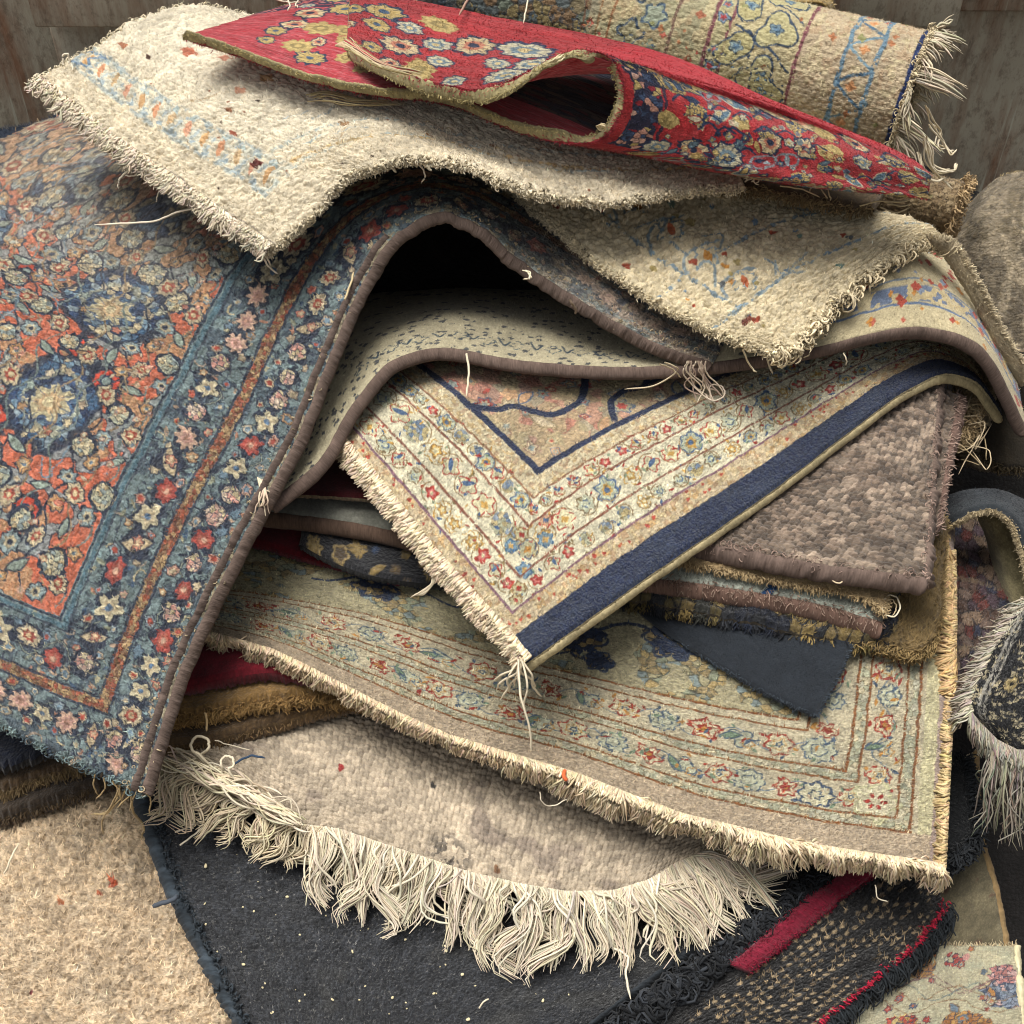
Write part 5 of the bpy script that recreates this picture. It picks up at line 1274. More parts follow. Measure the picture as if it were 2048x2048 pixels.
fuzz(r5, 'v0', 500, 5, 1.0, 'ab9a7c', up=1.2, back=30, clump=26, curl=3, spread=1.8, m=7)
fuzz(r5, 'v1', 1200, 12, .8, 'a08c6c')
for q in range(7):
    x = 190 + q * 17
    thread(r5.root, [(x, 1550 + q * 6, .185), (x + RNG.uniform(-10, 14), 1572 + q * 5, .17), (x + RNG.uniform(-25, 8), 1592 + q * 6, .15)], 1.5, 'a8926a', 14)
thread(r5.root, [(235, 1572, .18), (232, 1600, .14), (215, 1625, .09), (184, 1629, .06)], 2, 'bfa87c'); thread(r5.root, [(240, 1575, .18), (225, 1605, .13), (205, 1640, .07), (206, 1668, .03)], 1.8, 'b8a27a')
thread(r5.root, [(250, 1580, .18), (238, 1602, .13), (215, 1622, .08), (190, 1630, .05)], 1.5, 'bfa87c'); thread(r5.root, [(262, 1590, .15), (268, 1625, .08), (286, 1650, .05), (284, 1680, .03)], 2.6, 'ab9670')
# frayed white knot on the selvage
for q in range(14):
    thread(r5.root, [(520 + RNG.uniform(-6, 6), 950, .285), (526 + RNG.uniform(-8, 6), 975, .287), (532 + RNG.uniform(-16, 8), 1000 + RNG.uniform(-15, 10), .283), (535 + RNG.uniform(-30, 6), 1030 + RNG.uniform(-30, 5), .27)], 1.7, ['cfc0a4', 'bfa994'][q % 2], 16)
for q in range(5): thread(r5.root, [(1046 + q * 2, 540, .41), (1060 + RNG.uniform(-4, 9), 545 + q * 3, .415), (1058, 556 + RNG.uniform(-3, 4), .41), (1046 + q, 560, .4)], 1.3, 'd8ccb0', 18)
for q in range(12):
    x = 1390 + RNG.uniform(-30, 30)
    thread(r5.root, [(x, 722, .335), (x + RNG.uniform(-10, 15), 745, .32), (x + RNG.uniform(-10, 30), 772, .30), (x + RNG.uniform(0, 60), 790 + RNG.uniform(-8, 18), .285)], 1.7, ['cbb9a4', 'b39c8c', 'd8c8b0'][q % 3], 20)
thread(r5.root, [(1405, 730, .33)] + loop_pts(1430, 785, .29, 20, 2.6, -3.0, asp=.8), 1.8, 'c8b8a4', 36)
thread(r5.root, [(1330, 725, .33), (1356, 740, .315), (1310, 770, .29), (1250, 778, .28)], 1.8, 'c4b496'); thread(r5.root, [(1320, 727, .33), (1345, 738, .315), (1362, 755, .3)], 1.8, 'c4b496')
thread(r5.root, [(1140, 600, .385), (1150, 615, .375), (1152, 628, .365)], 3, '7a6a58'); thread(r5.root, [(690, 600, .37), (700, 570, .372), (708, 545, .375)], 2.4, 'c0ae88')

# ================================================================== speckled cream rug with mauve binding
def p(cv):
    X, Y, wx, wy = cv.X, cv.Y, cv.wx, cv.wy
    H = cv.Y[-1, 0]; dB = H - wy
    cv.c[:] = c_('a59c80'); cv.mottle(60, .08); cv.put(sm(1150, 1350, X), 'bcae8a', .8)
    f1, f2, r = voro(wx / 15, wy / 9, 3)
    left = sm(1250, 1050, X)
    cv.put((f1 < .32 + .1 * vnoise(X / 3, Y / 3)) * (r > .55) * left * (fbm(X / 20, Y / 12, 9) > .47), '2f3238', .8)
    for x in range(330, 1150, 62):
        cv.ring(x + RNG.uniform(-8, 8), H - 42, 13, '33424c', 3.6, 4, .25, brk=.4, sq=.7); cv.curve([(x + 20, H - 55), (x + 34, H - 38), (x + 44, H - 50)], 3.5, '2c3a44', .4)
    rt = X > 1180
    dd = np.abs(dB - 78 - 6 * np.sin(X / 60))
    cv.put(rt * sm(22, 16, dd) * (fbm(X / 30, Y / 20, 8) > .42), 'b8a67c', .8); cv.put(rt * sm(20, 14, dd) * (fbm(X / 26, Y / 22, 18) > .54), '5a6b8a', .85)
    cv.put(rt * sm(3.4, 1.6, np.abs(dB - 52)) , '4d6488', .85); cv.put(rt * sm(3, 1.4, np.abs(dB - 104)), '5d7088', .7)
    rng = np.random.default_rng(4)
    for _ in range(120):
        x = rng.uniform(1180, 1900); y = H - rng.uniform(12, 230)
        cv.flower(x, y, rng.uniform(3.5, 9), [None, ['a84c3c', 'b8803f', '9a4434', 'b09a62', '7f8a9a', 'b0604c'][rng.integers(0, 6)], None, None], 4)
    cv.mottle(10, .08, 7)
r6 = rug('speckled_cream_rug', 'cream rug with dark speckles and mauve bound edge seen inside and right of the arch', [
    [(440, 880, .12), (500, 740, .10), (580, 640, .08), (690, 590, .07), (850, 570, .06), (1070, 570, .07), (1340, 560, .14), (1480, 500, .28), (1640, 480, .33), (1820, 450, .335), (1940, 560, .29), (2010, 690, .20)],
    [(495, 955, .24), (570, 860, .25), (645, 745, .262), (740, 665, .262), (860, 632, .262), (1070, 645, .262), (1350, 660, .275), (1480, 600, .325), (1640, 590, .345), (1855, 550, .35), (1955, 625, .30), (2035, 760, .21)],
    [(536, 1006, .265), (635, 928, .275), (708, 808, .288), (786, 722, .297), (862, 698, .30), (1050, 724, .302), (1332, 733, .305), (1470, 722, .315), (1600, 703, .325), (1870, 660, .335), (1972, 704, .31), (2055, 860, .20)]],
    us=[0, 125, 265, 385, 470, 660, 940, 1080, 1215, 1490, 1630, 1780], vs=[0, 150, 270], step=2.0, thick=12, paint=(p, (2.5, 16, 4)), mat=M_cream, back='4a4034', side='8a7c60', nap=.03, naplen=4, lump=(2, 50))
binding(r6, 'v1', 9.5, '605149', b=1.0, out=.25, drop=1, lumpy=.04)
thread(r6.root, [(933, 708, .315), (938, 735, .31), (936, 765, .305), (932, 792, .30)], 2.6, 'd0c4aa'); thread(r6.root, [(1530, 700, .34), (1536, 722, .33), (1545, 748, .31)], 2.2, 'c9bda2'); thread(r6.root, [(1686, 706, .335), (1693, 718, .33), (1692, 732, .32)], 1.6, 'c9bda2')

# ================================================================== second cream rug (right), torn corner
IVB = ['7d8c92', '8a989c', '6d7f88']
def ivory_ground(cv, c='cdc0a4'):
    cv.c[:] = c_(c); cv.mottle(110, .06); cv.mottle(18, .07, 7)
    cv.mottle(7, .25, 17, 'e6ddc8'); cv.put(fbm(cv.X / 13, cv.Y / 9, 27) > .68, 'c4b190', .45)
def faded(cv, m, col, a=.7): cv.put(m * sm(.34, .6, fbm(cv.X / 9, cv.Y / 9, 51)), col, a)
def p(cv):
    X, Y, wx, wy = cv.X, cv.Y, cv.wx, cv.wy          # X along torn edge from the front corner to the right, Y up along the left edge
    ivory_ground(cv, 'c9ba98')
    rng = np.random.default_rng(12)
    d = wy
    for q in (120, 235): faded(cv, sm(5, 3, np.abs(wy - q)), '6d8698', .8)
    faded(cv, sm(5, 3, np.abs(wx - 95)) * (Y > 120), '6d8698', .8)
    for k in range(5):
        y = 178; x = 130 + k * 95
    for k in range(6):
        c0 = 150 + k * 85
        cv.curve([(100, c0), (120, c0 + 30), (160, c0 + 34), (190, c0 + 20)], 5, IVB[k % 3], .2, .7)
        cv.ring(150, c0 + 10, 20, IVB[k % 3], 5, 4, .25, brk=.35)
        cv.leaf(150, c0 + 8, 16, 6, 1.2, 'b5803c' if k % 2 else 'b0603c')
    for _ in range(70):
        x, y = rng.uniform(20, 400), rng.uniform(60, 700)
        cv.flower(x, y, rng.uniform(3, 8), [None, ['6d8698', 'b5803c', '9a4a34', '6a8074', '9a8a5a', '5b5f60'][rng.integers(0, 6)], None, None], 3)
    for _ in range(26):
        x, y = rng.uniform(90, 400), rng.uniform(100, 700); cv.curve([(x, y), (x + rng.uniform(-30, 30), y + 20), (x + rng.uniform(-40, 40), y + 40)], 4, IVB[rng.integers(0, 3)], .4, .6)
    cv.leaf(78, 92, 20, 7, .3, '6a3a2c'); cv.put(sm(2.2, 1, np.abs(wy * .9 - 34)) , '9a8a6c', .6)
r4 = rug('torn_cream_rug', 'cream rug with torn front corner and faint blue figures, right of centre', [
    [(1545, 704, .365), (1590, 688, .366), (1630, 645, .37), (1678, 598, .375), (1735, 555, .38), (1800, 508, .385), (1865, 480, .385), (1905, 486, .38)],
    [(1395, 645, .372), (1450, 600, .375), (1510, 560, .38), (1570, 520, .385), (1640, 490, .39), (1720, 460, .392), (1800, 440, .39), (1850, 445, .385)],
    [(1240, 555, .38), (1310, 510, .38), (1375, 465, .38), (1440, 430, .38), (1510, 400, .385), (1600, 390, .385), (1680, 400, .38), (1740, 410, .375)],
    [(1085, 430, .385), (1180, 400, .38), (1250, 360, .37), (1320, 320, .36), (1400, 300, .36), (1500, 290, .36), (1580, 300, .36), (1640, 310, .36)],
    [(1000, 350, .38), (1100, 300, .36), (1180, 260, .35), (1250, 220, .34), (1330, 200, .34), (1420, 190, .34), (1500, 200, .34), (1560, 210, .34)]],
    us=[0, 95, 165, 245, 325, 410, 480, 520], vs=[0, 150, 305, 470, 580], step=1.5, thick=13, paint=(p, (4, 24, 4)), mat=M_ivory, back='7d7058', side='cdbf9f', nap=.03, naplen=5, lump=(3.5, 24), rag=(6, 0, 17, 0), ragsc=26, napcol=1.04, knots=(11.5, 8.5, 4.6, .1, .2))
for e, n in (('v0', 3000), ('u0', 3800)):
    fuzz(r4, e, n // 2, 7, .8, 'd2c4a6', up=.2, curl=1.2, spread=1.2, lenvar=.6, m=7); fuzz(r4, e, n // 3, 6, 2.2, 'c9bb9b', up=.4, curl=2.2, spread=1.5, clump=9, m=7, back=8)
fuzz(r4, 'v0', 600, 16, 1.8, 'd6c6a4', up=.1, curl=2.6, clump=5, m=8)
# its right edge turned down
def p(cv): cv.c[:] = c_('a4967a'); cv.mottle(25, .12); cv.mottle(8, .15, 4)
rdr = rug('turned_down_edge', None, [
    [(1858, 478, .398), (1900, 484, .388), (1935, 535, .36), (1968, 595, .33), (2005, 665, .29), (2070, 760, .22)],
    [(1862, 492, .385), (1885, 505, .375), (1915, 555, .345), (1948, 612, .315), (1985, 680, .28), (2045, 775, .21)]],
    step=2, thick=10, paint=p, mat=M_ivory, back='5c5140', side='b0a284', nap=.1, naplen=7, root=r4.root, partname='turned_down_edge', lump=(1, 30))
fuzz(rdr, 'v0', 1200, 10, .8, 'bdae90', name='turned_edge_fuzz')
thread(r4.root, [(1485, 700, .40), (1500, 730, .36), (1512, 745, .35)], 1.8, 'cfc0a0')

# ================================================================== big cream rug near the top
def p(cv):
    X, Y, wx, wy = cv.X, cv.Y, cv.wx, cv.wy        # X along the front edge from the corner, Y along the fringed end
    ivory_ground(cv, 'cdc0a5'); cv.put(sm(100, 260, X) * sm(60, 200, Y), 'dbd2bc', .6)
    rng = np.random.default_rng(2)
    dE, dF = wx * .95, wy * 1.0
    # the fringed end is X = 0 side? band runs parallel to it
    for q, l0 in ((108, 95), (178, 165)):
        faded(cv, sm(6, 3.5, np.abs(wx - q)) * (Y > l0), '86949a', .85); faded(cv, sm(5, 3, np.abs(wy - q * .95)) * (X > q), '8aa0a6', .55)
    faded(cv, ((wx > 100) & (wx < 186) & (Y > 95)) * 1., 'b0b4a9', .6)
    for k in range(13):
        y = 130 + k * 37
        cv.leaf(143, y, 24, 6, .35 + rng.normal(0, .1), ['c09a6c', 'c49478', 'bca27c', 'c4906c'][k % 4]); faded(cv, sm(4, 2, np.abs(wy - y - 18)) * (np.abs(wx - 143) < 36), '98a4a6', .8)
        cv.flower(118 + rng.uniform(-5, 5), y + 10, 6, [None, '98a4a6', None, None], 3); cv.flower(168, y + 8, 6, [None, 'a0aca8', None, None], 3)
    cv.curve([(110, 590), (128, 560), (150, 575), (172, 555), (160, 600), (120, 610)], 6, '74889a', .1, .8)
    for x, y, r, c in ((310, 470, 13, 'b06a50'), (345, 430, 8, 'b8836a'), (420, 400, 20, 'b87a5c'), (455, 370, 16, 'b8705a'), (300, 330, 9, 'c09074'), (240, 300, 6, '8a5a3c'), (190, 250, 7, '8a4a34'),
                       (360, 350, 11, 'bb9a70'), (520, 360, 12, 'b88a6a'), (240, 500, 5, '4a3428'), (150, 165, 10, '5a2a22'), (230, 560, 8, 'a06a4c'), (500, 120, 6, '8d6a48'), (640, 150, 6, '8a6a50'), (360, 165, 9, '9a7a58')):
        cv.flower(x, y, r, [None, c, None, None], 4, x)
    faded(cv, sm(6, 3, np.abs(wy - 108 - 12 * np.sin(X / 90))) * (X > 190), 'c0995c', .6)
    for k in range(40):
        x, y = rng.uniform(200, 1050), rng.uniform(70, 420); cv.curve([(x, y), (x + 25, y + rng.uniform(-14, 14)), (x + 60, y + rng.uniform(-20, 20))], 3, ['9db0b2', 'b89f70', '8d9aa0', 'a88d68'][k % 4], .6, .45)
    for k in range(30):
        x, y = rng.uniform(0, 1050), rng.uniform(0, 600); cv.flower(x, y, rng.uniform(1.8, 3.4), [None, ['3a2c22', '7a4a30'][k % 2], None, None], 3)
    cv.put(sm(2.2, 1, np.abs(wx - 30 - 2 * np.sin(Y / 30))), '8d8478', .8); cv.put(sm(2, 1, np.abs(wy - 22)) * (X < 330), '9a8c74', .6)
    cv.put(sm(28, 24, wx), 'cdbfa9', .7)
r1 = rug('faded_cream_rug', 'large faded cream rug with a pale blue ladder border and frayed corner near the top', [
    [(530, 506, .42), (600, 450, .435), (688, 362, .465), (760, 328, .485), (830, 314, .495), (930, 326, .493), (1030, 368, .485), (1130, 392, .468), (1230, 400, .465), (1350, 382, .46), (1490, 368, .45)],
    [(375, 400, .425), (450, 350, .44), (530, 290, .455), (610, 255, .465), (700, 230, .475), (820, 240, .475), (930, 265, .47), (1060, 290, .465), (1180, 300, .46), (1310, 300, .455), (1450, 300, .44)],
    [(215, 290, .43), (280, 245, .445), (350, 190, .455), (430, 150, .465), (540, 130, .47), (680, 140, .475), (820, 160, .475), (960, 180, .47), (1100, 200, .46), (1240, 210, .455), (1400, 220, .44)],
    [(60, 166, .435), (125, 125, .445), (200, 85, .455), (270, 38, .46), (375, 8, .465), (500, 28, .465), (680, 50, .465), (860, 70, .46), (1000, 90, .455), (1150, 110, .45), (1320, 130, .44)]],
    us=[0, 95, 200, 300, 390, 500, 610, 720, 830, 950, 1090], vs=[0, 190, 390, 600], step=1.6, thick=13, paint=(p, (3.5, 26, 4)), mat=M_ivory, back='7d7058', side='cdbf9f', nap=.03, naplen=6, lump=(4, 34), rag=(4, 0, 3, 5), napcol=1.04, knots=(11, 8.5, 4.4, .1, .2))
e1 = [(530, 508, .425), (453, 456, .427), (375, 400, .43), (295, 345, .432), (215, 290, .435), (135, 225, .437), (60, 166, .44)][::-1]
short_fringe(r1.root, e1, 4600, 15, 'cfc2aa', 0, 1, r=1.5, sweep=.5, hend=-.010, jit=.4, clump=1.0, inset=26, m=8, wav=2.2)
fuzz(r1, 'v0', 2600, 7, .8, 'd6cab0', up=.2, curl=1.2, spread=1.2, lenvar=.6, m=7); fuzz(r1, 'v0', 2200, 6, 2.3, 'cdc0a4', up=.4, curl=2.2, spread=1.5, clump=11, m=7, back=8)
fuzz(r1, 'u0', 1800, 7, .9, 'd6cab0', up=.1, curl=1.5, spread=1.3); fuzz(r1, 'v1', 1800, 8, .9, 'd8ccb0', up=.3, curl=3, spread=1.5)
for pts, w in ((((385, 418, .42), (350, 425, .40), (312, 442, .38), (260, 446, .36), (190, 450, .345)), 2.4), (((525, 512, .42), (532, 525, .41), (545, 540, .39), (556, 548, .385)), 2.2), (((530, 508, .42), (538, 522, .41), (540, 532, .4)), 2),
               (((255, 342, .42), (245, 350, .41), (238, 362, .4), (237, 376, .39)), 2.4), (((275, 348, .42), (262, 352, .41), (250, 350, .4)), 1.8), (((318, 380, .41), (315, 392, .4), (312, 404, .39)), 1.6),
               (((820, 322, .485), (838, 330, .48), (850, 348, .47), (842, 368, .455)), 1.8), (((735, 345, .475), (748, 348, .47), (751, 358, .46)), 1.6), (((868, 330, .485), (876, 322, .485), (870, 312, .485)), 1.6),
               (((1132, 395, .47), (1135, 402, .46), (1131, 400, .455)), 1.6), (((128, 130, .45), (126, 112, .46), (136, 108, .465), (140, 124, .455), (146, 140, .45)), 2.6)):
    thread(r1.root, list(pts), w, 'ddd2bc', 18)
for q in range(7): thread(r1.root, [(1490, 365, .445), (1500 + q * 3, 352 - q, .455), (1512 + RNG.uniform(-8, 8), 345 + q * 3, .455), (1470 + q * 8, 352 + q * 3, .45)], 1.3, 'd8ccb4', 22)

# ================================================================== red rug folded over in a loop
def redflowers(cv, rng, n, x0, x1, y0, y1, big=1.0, sx=1.0):
    pts = []
    cols = [['22304a', 'b09a62', 'a89058', '3a5068'], ['5d7078', '8a979a', 'a83038', 'a8b0a8'], ['1f2a42', 'c0ab84', 'b07058', '1f2a42'], ['a08c58', 'b59f66', '8a7a4c', 'b09a62'], ['c0b698', '5d7684', '2a3c50', None], ['2a3450', 'b8b094', '6d8088', 'c4b080']]
    for _ in range(n * 8):
        if len(pts) >= n: break
        x, y, r = rng.uniform(x0, x1), rng.uniform(y0, y1), rng.uniform(13, 27) * big
        if any((x - a) ** 2 + (y - b) ** 2 < ((r + q) * 1.12) ** 2 for a, b, q in pts): continue
        pts.append((x, y, r)); k = int(rng.integers(0, 6)) if cv.ky == 1 else int(rng.choice([0, 2, 3, 5]))
        if k in (0, 3) and cv.ky == 1:
            cv.spot(x, y, r, 9, [cols[k][1], cols[k][2], cols[k][1], cols[k][3]], cols[k][0], .13, 3); continue
        if k == 1: cv.ring(x, y, r, '7d8c90', 6, 2, .3, brk=.15, rot=rng.uniform(0, 3)); cv.leaf(x, y, r * .9, r * .3, rng.uniform(0, 3), '8a979a')
        elif k == 4: cv.leaf(x, y, r * 1.4, r * .5, rng.uniform(0, 3), '5d7684', 'c0b698')
        else: cv.flower(x, y, r, cols[k], int(rng.integers(6, 10)), rng.uniform(0, 3), .10)
def p(cv):
    X, Y, wx, wy = cv.X, cv.Y, cv.wx, cv.wy         # X along the folded edge (0 lower tip .. end of the flap), Y away from the edge
    cv.c[:] = c_('9b282c'); cv.mottle(90, .18); cv.put(sm(.5, .7, fbm(X / 70, Y / 40, 5)), 'a8484a', .4)
    rng = np.random.default_rng(14)
    cv.stretch(3.0); redflowers(cv, rng, 60, 1080, 1660, 12, 200, 1.15); cv.stretch(1.0)
    cv.put(sm(1085, 1100, X) * sm(1350, 1310, X) * sm(90, 160, Y), 'a8222c')
    # narrow navy-and-rose band round the outer side of the loop
    b = (X > 850) & (X < 1330) & (wy > 26) & (wy < 92)
    cv.put(b, '23283e', .95); cv.cells(b & (vnoise(X / 12, Y / 12, 6) > .4), 16, ['23283e', 'b88a78', '23283e', 'b09a62', '8c2530', '3a4a66', 'c09a88'], '1c2136', .1, 5)
    cv.put((X > 820) & (X < 1330) & (np.abs(wy - 100) < 3.5), '1e2338', .8)
    redflowers(cv, rng, 110, 830, 1075, 105, 800, 1.35); busy(cv, 830, 1085, 105, 760, 130, 5, 11, ['b09a62', '5d7078', 'a89058', '22304a', 'b8b094'], ['22304a', '22304a', '7a1a22'], rng)
    for q in range(24):
        x, y = rng.uniform(860, 1070), rng.uniform(110, 780); cv.curve([(x, y), (x + 20, y + 20), (x + 10, y + 45)], 5, '22304a', .1)
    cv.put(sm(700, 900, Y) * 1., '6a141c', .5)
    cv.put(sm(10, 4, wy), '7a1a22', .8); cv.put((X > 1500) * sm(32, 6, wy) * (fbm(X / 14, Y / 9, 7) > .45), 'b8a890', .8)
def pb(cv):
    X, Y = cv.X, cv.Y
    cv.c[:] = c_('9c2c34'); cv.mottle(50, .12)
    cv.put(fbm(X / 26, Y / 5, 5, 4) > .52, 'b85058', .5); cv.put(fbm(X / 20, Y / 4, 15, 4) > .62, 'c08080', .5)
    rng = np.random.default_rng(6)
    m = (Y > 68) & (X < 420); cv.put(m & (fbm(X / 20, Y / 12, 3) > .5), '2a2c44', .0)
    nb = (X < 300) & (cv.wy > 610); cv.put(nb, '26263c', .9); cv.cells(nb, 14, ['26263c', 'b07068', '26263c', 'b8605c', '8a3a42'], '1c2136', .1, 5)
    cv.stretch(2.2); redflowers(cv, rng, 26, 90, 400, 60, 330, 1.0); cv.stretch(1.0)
    loop_shade = (X > 420) & (X < 1300) & (Y > 210); cv.put(loop_shade, '33141c', .9); cv.cells(loop_shade, 26, ['33141c', '5a1c24', '2a2434', '54443a', '1c1c2c'], '1c1016', .1, 5)  # dark pattern deep in the loop, its shade painted into the colour
F_ = [(372, 82, .515), (470, 113, .508), (600, 160, .505), (740, 192, .505), (900, 214, .505), (1042, 268, .505), (1140, 288, .508), (1195, 280, .518), (1232, 240, .545), (1245, 185, .575), (1222, 120, .605), (1170, 97, .615), (1100, 117, .60), (1030, 155, .578), (960, 178, .563), (870, 166, .562), (780, 135, .555), (692, 94, .535)]
Bk = [(520, 35, .49), (640, 4, .49), (780, 0, .49), (900, 30, .49), (1050, 70, .48), (1350, 180, .48), (1700, 360, .47), (1845, 393, .462), (1858, 388, .468), (1862, 370, .480), (1858, 352, .488), (1800, 318, .490), (1560, 205, .505), (1340, 108, .53), (1150, 62, .545), (980, 30, .55), (830, 0, .53), (700, -20, .505)]
F_ = np.array(F_, float); Bk = np.array(Bk, float)
M1 = F_ * .72 + Bk * .28; M2 = F_ * .42 + Bk * .58
for M_, a in ((M1, .5), (M2, 1.)):
    M_[11:14, 2] += .012 * a; M_[11:14, 1] -= 4 * a; M_[6:9, 1] += 5 * a
M1[12:17, 2] += .004
M1[4:8, 1] += 6; M2[4:8, 1] += 14; M2[9:13, 1] -= np.array([8, 12, 14, 8]); M1[9:13, 1] -= np.array([3, 5, 6, 3]); M2[7:10, 2] += .016; M1[7:10, 2] += .008
Bk[9:12, 1] -= np.array([8, 12, 14]); Bk[6:8, 1] += 4
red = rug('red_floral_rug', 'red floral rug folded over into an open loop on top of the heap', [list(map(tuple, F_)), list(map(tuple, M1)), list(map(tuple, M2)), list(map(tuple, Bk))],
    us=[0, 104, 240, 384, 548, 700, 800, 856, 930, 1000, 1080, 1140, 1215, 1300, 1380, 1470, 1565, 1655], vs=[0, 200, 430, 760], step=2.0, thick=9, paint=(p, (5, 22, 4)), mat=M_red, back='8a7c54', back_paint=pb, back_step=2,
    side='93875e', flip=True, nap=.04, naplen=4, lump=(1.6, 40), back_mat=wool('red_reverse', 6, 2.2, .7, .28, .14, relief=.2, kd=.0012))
def khaki_edge(r, which, off, rad, col, name):
    sel = (0, slice(None)); P = r.B[sel]; Nn = r.N[sel]
    O = r.S[sel] - r.S[(4, slice(None))]; O /= np.linalg.norm(O, axis=1, keepdims=True)
    r2 = Rug(); r2.S = np.stack([P] * 9 + [P]); r2.root = r.root
    class Q: pass
    c = P + Nn * off * PX + O * 1 * PX
    for _ in range(4): c[1:-1] = (c[:-2] + c[1:-1] * 2 + c[2:]) / 4
    n = len(c); sides = 12; th = np.linspace(0, 2 * pi, sides, endpoint=False)
    R = rad * PX * (1 + .15 * (RNG.random(n) - .5)) * (1 + .5 * (fbm(np.arange(n) / 9., np.zeros(n), 3) - .5))
    V = (c[:, None] + R[:, None, None] * (np.cos(th)[None, :, None] * O[:, None] + np.sin(th)[None, :, None] * Nn[:, None])).reshape(-1, 3)
    idx = np.arange(n * sides).reshape(n, sides)
    F = np.stack([idx[:-1], np.roll(idx[:-1], -1, 1), np.roll(idx[1:], -1, 1), idx[1:]], -1).reshape(-1, 4)
    C = np.repeat(c_(col)[None] * (.85 + .3 * fbm(np.arange(n) / 12., np.zeros(n), 5))[:, None], sides, 0)
    U = np.stack([np.repeat(np.arange(n) * .02, sides), np.tile(th / 6.3 * .4, n)], -1)
    mesh_obj(name, V, F, wool('khaki_edge', 5, 1.5, .9, .25, .12, relief=0, kd=.0012), r.root, C, U)
    i = RNG.integers(0, n, 1400)
    fib(r.root, c[i] + O[i] * rad * .8 * PX, O[i], 6, .6, c_(col) * 1.15, 'edge_fuzz', curl=1.5, spread=1.4)
khaki_edge(red, 'v0', -2, 8.5, 'a0946a', 'backing_edge')
fuzz(red, 'v0', 1400, 6, .6, 'a8404a', up=.3)
for q in range(6): thread(red.root, [(1200 + q, 262, .53), (1196 + RNG.uniform(-6, 8), 252, .535), (1204 + RNG.uniform(-8, 8), 247 + q, .54), (1212, 258 + q, .53)], 1.3, 'd0c09a', 14)
for q in range(5): thread(red.root, [(1097 + q * 4, 126, .62), (1108 + q * 4, 118 + RNG.uniform(-3, 3), .625), (1122 + q * 2, 112 + RNG.uniform(-5, 3), .62)], 1.6, 'c8bb98', 12)
# torn strip of selvage on the flap
for q in range(16):
    o1, o2 = RNG.uniform(-9, 9), RNG.uniform(-4, 4)
    thread(red.root, [(692 + o2 * 2, 86 + o1 * 1.3, .588), (720, 104 + o1, .59), (760, 128 + o1 * .8, .585), (800 + q * 3, 148 + o1 * .6, .575)], 1.6, ['b5a886', '8f8058', 'a8404a', '6d4a40', 'c0b090'][q % 5], 22, 'torn_strip')
for q in range(12): thread(red.root, [(672 + RNG.uniform(-3, 3), 92, .575), (684, 84 + q * .8, .585), (700, 88 + q, .588), (716, 102 + RNG.uniform(-5, 5), .585)], 2.0, ['bda88a', 'a8906e'][q % 2], 12, 'torn_strip')
# frayed bit of backing lying on the cream rug
for q in range(13):
    o1 = RNG.uniform(-8, 8)
    thread(red.root, [(612 + q * 3, 196 + o1, .486), (655, 192 + o1 * 1.4, .49), (700 + q * 2, 204 + o1, .492), (760 + q * 4, 206 + o1 * .5, .495)], 1.2, ['9c8d66', '8a7a58', 'b0a27c'][q % 3], 20, 'frayed_backing')
